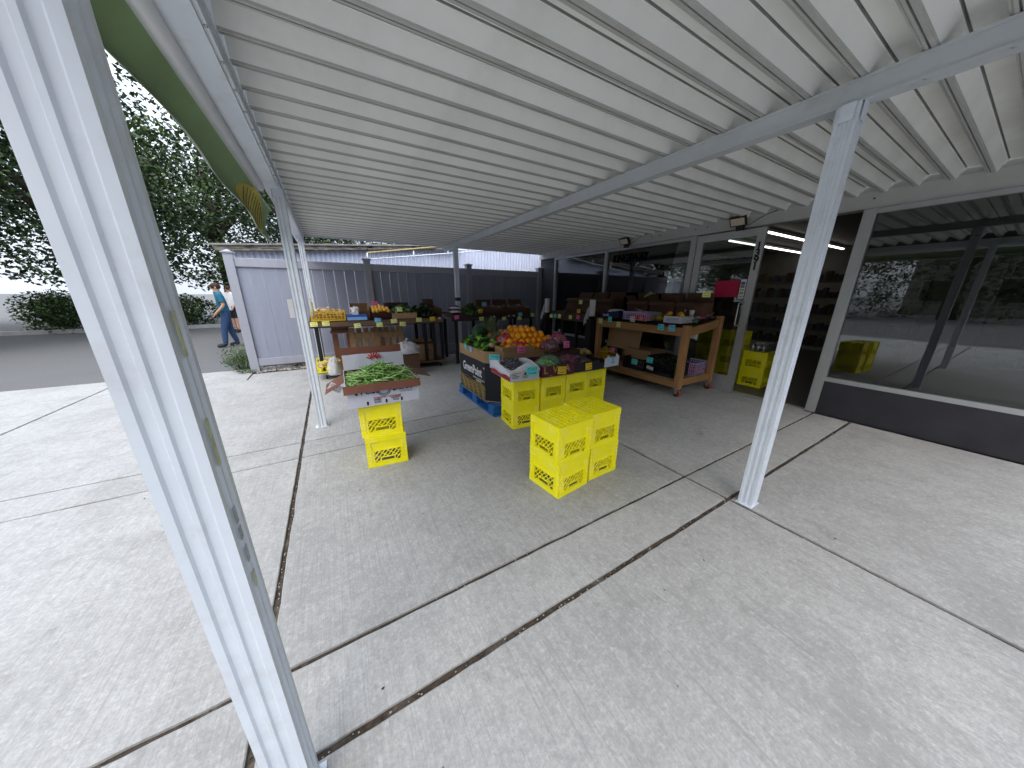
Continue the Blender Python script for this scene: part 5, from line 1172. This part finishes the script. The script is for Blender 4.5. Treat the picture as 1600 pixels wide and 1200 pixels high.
# long carton on ground behind the crate row
carton('produce_carton', 'brown carton on the floor behind the crate row with yellow produce', 'carton', (3.62, 3.95, .0), 10, .5, .4, .45, CARDD, CARDD)
lumps('yellow_squash', 'pale yellow squash heaped in the floor carton behind the crate row', 'squash', (3.62, 3.95, .42), (.20, .15, .10), 24, .05, [mat('peach_skin', (.62, .36, .22), .5, .3, 9), mat('squash_skin', (.55, .45, .14), .5, .3, 9)], 62, amp=.15)

# ------------------------------------------------------------------ plants at the fence foot
def weeds(label, loc, ext, n, sz, seed):
    r_ = random.Random(seed); m = M()
    for k in range(n):
        a = r_.uniform(0, 6.28); rr = r_.random()**.6; base = Vector((ext[0]*rr*math.cos(a)*.4, ext[1]*rr*math.sin(a)*.4, 0)); top = Vector((ext[0]*rr*math.cos(a), ext[1]*rr*math.sin(a), ext[2]*r_.uniform(.3, 1)*(1-.3*rr)))
        if k % 9 == 0: m.tube([base, (base+top)/2+Vector((0, 0, .02)), top], [.003, .002, .001], 4, m=2)
        c = top.lerp(base, r_.uniform(0, .5)); s_ = r_.uniform(*sz); E = Euler((r_.uniform(-1, 1), r_.uniform(-1, 1), r_.uniform(0, 6))).to_matrix()
        vs = [c+E @ Vector(p) for p in ((-s_/2, 0, 0), (0, -s_*.3, .1*s_), (s_/2, 0, -.1*s_), (0, s_*.3, .1*s_))]
        m.add(vs, [(0, 1, 2, 3)], r_.randint(0, 1))
    return ob('weeds', m.mesh('weeds', [mat('weed_leaf', (.10, .19, .05), .6, .4, 20), mat('weed_leaf_dark', (.04, .10, .03), .6, .4, 20), mat('weed_stem', (.16, .14, .07), .7)]), None, loc, (0, 0, 0), label, 'weeds')
weeds('green weeds growing at the outer foot of the fence end post', (-1.66, 7.75, -.02), (.34, .30, .62), 900, (.025, .055), 1)
weeds('small green weed under the fence near the second bay', (-.72, 7.42, 0), (.12, .10, .17), 90, (.02, .045), 2)
weeds('low weeds spilling onto the pavement by the gravel', (-1.52, 7.30, 0), (.20, .16, .12), 200, (.02, .04), 3)

# ------------------------------------------------------------------ trees and hedge behind
LF1 = mat('tree_leaf', (.034, .066, .017), .65, .5, 3, rgb2=(.013, .030, .009)); LF2 = mat('tree_leaf_light', (.085, .15, .03), .6, .4, 3); BARK = mat('bark', (.06, .045, .032), .9, .4, 8, .4, 20)
def crown_mesh(seed, n=13000, sz=.105, light=.25, rad=(2.4, 2.4, 2.6), blobs=16):
    r_ = random.Random(seed); m = M(); B = []
    for k in range(blobs):
        a, b = r_.uniform(0, 6.28), math.acos(r_.uniform(-.8, 1)); q = r_.uniform(.35, .85)
        B.append((Vector((rad[0]*q*math.sin(b)*math.cos(a), rad[1]*q*math.sin(b)*math.sin(a), rad[2]*q*math.cos(b))), r_.uniform(.28, .5)*rad[0], r_.random() < light))
    for k in range(n):
        c, rr, lt = B[r_.randrange(blobs)]
        d = Vector((r_.gauss(0, 1), r_.gauss(0, 1), r_.gauss(0, 1))).normalized(); p = c+d*rr*r_.uniform(.7, 1.03)**.6
        s_ = sz*r_.uniform(.6, 1.3); E = Euler((r_.uniform(-1, 1), r_.uniform(-1, 1), r_.uniform(0, 6))).to_matrix()
        vs = [p+E @ Vector(q) for q in ((-s_/2, 0, 0), (0, -s_*.28, .05*s_), (s_/2, 0, -.08*s_), (0, s_*.28, .05*s_))]
        m.add(vs, [(0, 1, 2, 3)], 1 if (lt and r_.random() < .7) or r_.random() < .08 else 0)
    return m.mesh('crown', [LF1, LF2])
CRS = [crown_mesh(1, light=.1), crown_mesh(2, light=.5), crown_mesh(3, light=.25)]
def tree(x, y, h, s_, k, label, trunk=1.0):
    t = thing('tree', label, 'tree', (x, y, -.05), (0, 0, x*1.3), 'trees behind the shed and lot'); m = M()
    zc = h-2.2*s_
    m.tube([(0, 0, 0), (.05, .02, zc*.4), (-.03, .05, zc*.8), (0, 0, zc+1*s_)], [.2*s_*trunk, .15*s_, .12*s_, .04*s_], 8)
    for q in range(6):
        a = q*1.05+x; m.tube([(0, 0, zc*.65+.15*q), (.6*s_*math.cos(a), .6*s_*math.sin(a), zc*.9+.15*q), (1.5*s_*math.cos(a), 1.5*s_*math.sin(a), zc+.4*s_+.1*q)], [.07*s_, .05*s_, .015*s_], 5)
    part('trunk', m, BARK, t); c = part('crown', CRS[k], None, t, (0, 0, zc)); c.scale = (s_, s_, s_)
tr = [(-.9, 18.0, 7.8, 1.3, 0, 'dense dark tree nearest the end of the fence'), (-6.8, 16.5, 8.5, 1.6, 0, 'tall dark tree left of the lot'), (-10.5, 14.5, 8, 1.6, 2, 'broad tree at the far left of the lot'), (-14.5, 12.0, 8, 1.7, 0, 'dark tree at the left edge of the view'),
      (1.2, 18.5, 5.6, 1.1, 0, 'tree rising just behind the rotten shed roof'), (-19, 9, 8, 1.8, 2, 'large tree beyond the street on the far left'), (-4.6, 23, 10, 2.0, 0, 'high dark tree behind the two people'), (-9.5, 24, 10.5, 2.1, 0, 'high dark tree farther left behind the lot'),
      (5.0, 24, 6.6, 1.4, 1, 'pale green tree seen over the shed right of the sky gap'), (-16, 22, 10, 2.1, 2, 'tall tree at the back of the lot on the left'), (-24, 17, 10, 2.1, 0, 'tall tree far left beyond the lot'), (-23, 3, 9, 2.0, 2, 'tree beside the street on the left')]
for a in tr: tree(*a)
hm = crown_mesh(9, 5200, .12, .55, (1.7, .8, .8), 14)
for k, (x, y, lb) in enumerate(((-2.7, 12.9, 'low green bush at the end of the shed'), (-5.9, 19.4, 'low green bush behind the kerb'), (-9.2, 19.6, 'long low bush farther left behind the kerb'), (-13, 19.3, 'low bush at the left behind the kerb'))):
    if k == 0: o = ob('bush', hm, None, (x+1.7, y+2.2, 2.2), (0, 0, 0), 'bright green shrub top above the shed end', 'bush', 'bushes behind the lot'); o.scale = (.55, .6, .8)
    else: ob('bush', hm, None, (x, y, .6), (0, 0, k), lb, 'bush', 'bushes behind the lot')

# ------------------------------------------------------------------ unseen buildings and trees behind the viewpoint, added to block low sky light
def building(x, y, w_, d, h, rgb, rz, label, k):
    mt = mat('render_%d' % k, rgb, .85, .2, 2, .1, 20); t = thing('building', label, 'building', (x, y, 0), (0, 0, R(rz)), 'unseen buildings added across the street')
    m = M(); m.b2((-w_/2, -d, 0), (w_/2, 0, h)); part('wall', m, mt, t); m = M(); m.b2((-w_/2-.2, -d-.2, h), (w_/2+.2, .25, h+.5)); part('parapet', m, mat('parapet', (.22, .21, .20)), t)
    n_ = int(w_/3.2)
    for i in range(n_):
        for z in ([.9] if h < 4.5 else [.9, 4.0]):
            xx = -w_/2+w_*(i+.5)/n_; m = M(); m.b2((xx-1.0, .005, z), (xx+1.0, .06, z+1.7)); f = part('window', m, ALU, t); m = M(); m.b2((xx-.92, .0605, z+.08), (xx+.92, .07, z+1.62)); part('pane', m, mat('dark_pane', (.02, .025, .03), .08), f)
building(-16, -17, 22, 9, 9.2, (.26, .20, .16), 0, 'unseen brown two storey building added across the street on the left', 1); building(6, -17.5, 20, 9, 10.4, (.30, .29, .27), 0, 'unseen grey two storey building added straight across the street', 2)
building(28, -17, 22, 9, 9.0, (.22, .12, .09), 0, 'unseen red brick building added across the street on the right', 3); building(-30, -4, 20, 9, 6.5, (.27, .26, .22), -90, 'unseen pale building added on the far side of the side street', 4)
tree(-12, -11, 7.5, 1.4, 2, 'unseen street tree added across the road on the left'); tree(1, -12, 7.5, 1.4, 0, 'unseen street tree added across the road in the middle'); tree(14, -11.5, 7.5, 1.4, 2, 'unseen street tree added across the road on the right')

# ------------------------------------------------------------------ people
def person(loc, rz, label, pose, cols, hair=True):
    """pose: joint dict; one continuous skinned body"""
    J = pose; names_ = list(J); idx = {n: i for i, n in enumerate(names_)}
    E_ = [('pelvis', 'belly'), ('belly', 'chest'), ('chest', 'neck'), ('neck', 'head'), ('head', 'crownp'),
          ('chest', 'shL'), ('shL', 'elL'), ('elL', 'wrL'), ('wrL', 'hdL'), ('chest', 'shR'), ('shR', 'elR'), ('elR', 'wrR'), ('wrR', 'hdR'),
          ('pelvis', 'hipL'), ('hipL', 'knL'), ('knL', 'anL'), ('anL', 'toL'), ('pelvis', 'hipR'), ('hipR', 'knR'), ('knR', 'anR'), ('anR', 'toR')]
    RAD = dict(pelvis=(.15, .11), belly=(.145, .10), chest=(.165, .115), neck=(.058, .058), head=(.085, .098), crownp=(.062, .07), shL=(.062,)*2, shR=(.062,)*2, elL=(.045,)*2, elR=(.045,)*2, wrL=(.03, .026), wrR=(.03, .026), hdL=(.036, .018), hdR=(.036, .018),
               hipL=(.095,)*2, hipR=(.095,)*2, knL=(.062,)*2, knR=(.062,)*2, anL=(.044,)*2, anR=(.044,)*2, toL=(.042, .03), toR=(.042, .03))
    me = bpy.data.meshes.new('body'); me.from_pydata([J[n] for n in names_], [(idx[a], idx[b]) for a, b in E_], [])
    o = bpy.data.objects.new('tmp', me); COL.objects.link(o)
    sk = o.modifiers.new('skin', 'SKIN'); sk.use_smooth_shade = True
    for i, n in enumerate(names_):
        me.skin_vertices[0].data[i].radius = RAD[n]; me.skin_vertices[0].data[i].use_root = (n == 'pelvis')
    ss = o.modifiers.new('sub', 'SUBSURF'); ss.levels = 2
    bpy.context.view_layer.update()
    bm_ = bpy.data.meshes.new_from_object(o.evaluated_get(bpy.context.evaluated_depsgraph_get())); bpy.data.objects.remove(o)
    bm_.name = 'body'
    bm_.materials.clear(); bm_.materials.append(SKIN)
    t = thing('person', label, 'person', loc, (0, 0, rz))
    ob('body', bm_, t)
    def nearest(p):
        best = None
        for a, b in E_:
            A, B_ = Vector(J[a]), Vector(J[b]); d = B_-A; q = max(0, min(1, (p-A).dot(d)/max(d.length_squared, 1e-9))); ds = (p-(A+d*q)).length-(RAD[a][0]*(1-q)+RAD[b][0]*q)
            if best is None or ds < best[0]: best = (ds, a, b, q)
        return best
    reg = []
    for f in bm_.polygons:
        c = f.center; ds, a, b, q = nearest(c)
        reg.append((a, b, q))
    def shell(name, test, mt, off):
        used = {}; m = M(); vs = []
        for f, (a, b, q) in zip(bm_.polygons, reg):
            if test(a, b, q, f.center):
                ids = []
                for vi in f.vertices:
                    if vi not in used: used[vi] = len(vs); v = bm_.vertices[vi]; vs.append(v.co+v.normal*off)
                    ids.append(used[vi])
                m.f.append(tuple(ids)); m.mi.append(0); m.sm.append(True)
        m.v = [tuple(v) for v in vs]; oo = part(name, m, mt, t); sd = oo.modifiers.new('s', 'SOLIDIFY'); sd.thickness = .006; sd.offset = 1
    shell('shirt', lambda a, b, q, c: (a, b) in (('pelvis', 'belly'), ('belly', 'chest'), ('chest', 'shL'), ('chest', 'shR')) or ((a, b) == ('chest', 'neck') and q < .55) or (a in ('shL', 'shR') and q < cols['sleeve']) , cols['shirt'], .016)
    shell('trousers', lambda a, b, q, c: (a == 'pelvis' and b in ('hipL', 'hipR')) or (a == 'pelvis' and b == 'belly' and q < .3) or (a in ('hipL', 'hipR') and q < cols['thigh']) or (a in ('knL', 'knR') and q < cols['shin']), cols['pants'], .012)
    for e in 'LR': shell('shoe', lambda a, b, q, c: (a == 'an'+e and b == 'to'+e) or (a == 'kn'+e and q > .93), SHOE, .012)
    hd = Vector(J['head'])
    m = M(); m.ball((hd.x, hd.y-.012, hd.z+.035), (.095, .108, .098), 18, 12, .12, 3, 2)
    m.f2 = None; vs = m.v
    part('hair', m, HAIR, t)
    m = M(); fy = hd.y+.088
    m.ball((hd.x, fy+.008, hd.z-.012), (.012, .018, .02), 8, 6)
    for sx in (-1, 1): m.ball((hd.x+sx*.088, hd.y, hd.z-.005), (.012, .022, .032), 8, 6)
    part('face_features', m, SKIN, t)
    m = M()
    for sx in (-1, 1): m.ball((hd.x+sx*.032, fy-.004, hd.z+.012), (.012, .008, .008), 8, 5)
    m.ball((hd.x, fy-.004, hd.z-.045), (.024, .008, .006), 8, 5); part('eyes_and_mouth', m, HAIR, t)
    m = M()
    for s_ in ('L', 'R'):
        h = Vector(J['hd'+s_]); w2 = Vector(J['wr'+s_]); d = (h-w2).normalized(); sd = d.cross(Vector((0, 1, 0))).normalized()
        for q in range(4):
            b0 = h+sd*(.024-.016*q); m.tube([b0-d*.02, b0+d*.045, b0+d*.075+Vector((0, .014, 0))], [.0095, .0085, .006], 6)
        m.tube([w2+d*.03, w2+d*.055+Vector((0, .032, 0)), w2+d*.09+Vector((0, .042, 0))], [.011, .0095, .007], 6)
    part('fingers', m, SKIN, t)
    return t
def stance(swL, swR, arm=.3, lean=0, knee=.1):
    return dict(pelvis=(0, 0, .97), belly=(0, .01, 1.12), chest=(0, lean*.6, 1.36), neck=(0, lean, 1.50), head=(0, lean+.02, 1.63), crownp=(0, lean+.01, 1.70),
        shL=(-.19, lean*.8, 1.42), elL=(-.25, -.05+arm, 1.16), wrL=(-.22, .10+arm*1.4, .98), hdL=(-.21, .15+arm*1.5, .91), shR=(.19, lean*.8, 1.42), elR=(.25, -.05-arm*.4, 1.15), wrR=(.23, .06-arm*.4, .92), hdR=(.225, .09-arm*.4, .84),
        hipL=(-.095, 0, .90), knL=(-.10, swL*.5+.03, .49), anL=(-.105, swL, .075), toL=(-.12, swL+.17, .035), hipR=(.095, 0, .90), knR=(.10, swR*.5+.03, .49), anR=(.105, swR, .075), toR=(.12, swR+.17, .035))
person((-3.27, 15.95, -.05), R(150), 'person in white T-shirt and black shorts standing across the lot', stance(.06, -.04, .08), dict(shirt=SHIRT, pants=SHORTS, sleeve=.6, thigh=.85, shin=-1))
person((-2.60, 11.72, -.05), R(105), 'person in teal top and blue jeans walking just beyond the fence end', stance(.16, -.12, .05, .05), dict(shirt=TEAL, pants=JEANS, sleeve=.7, thigh=2, shin=.9))
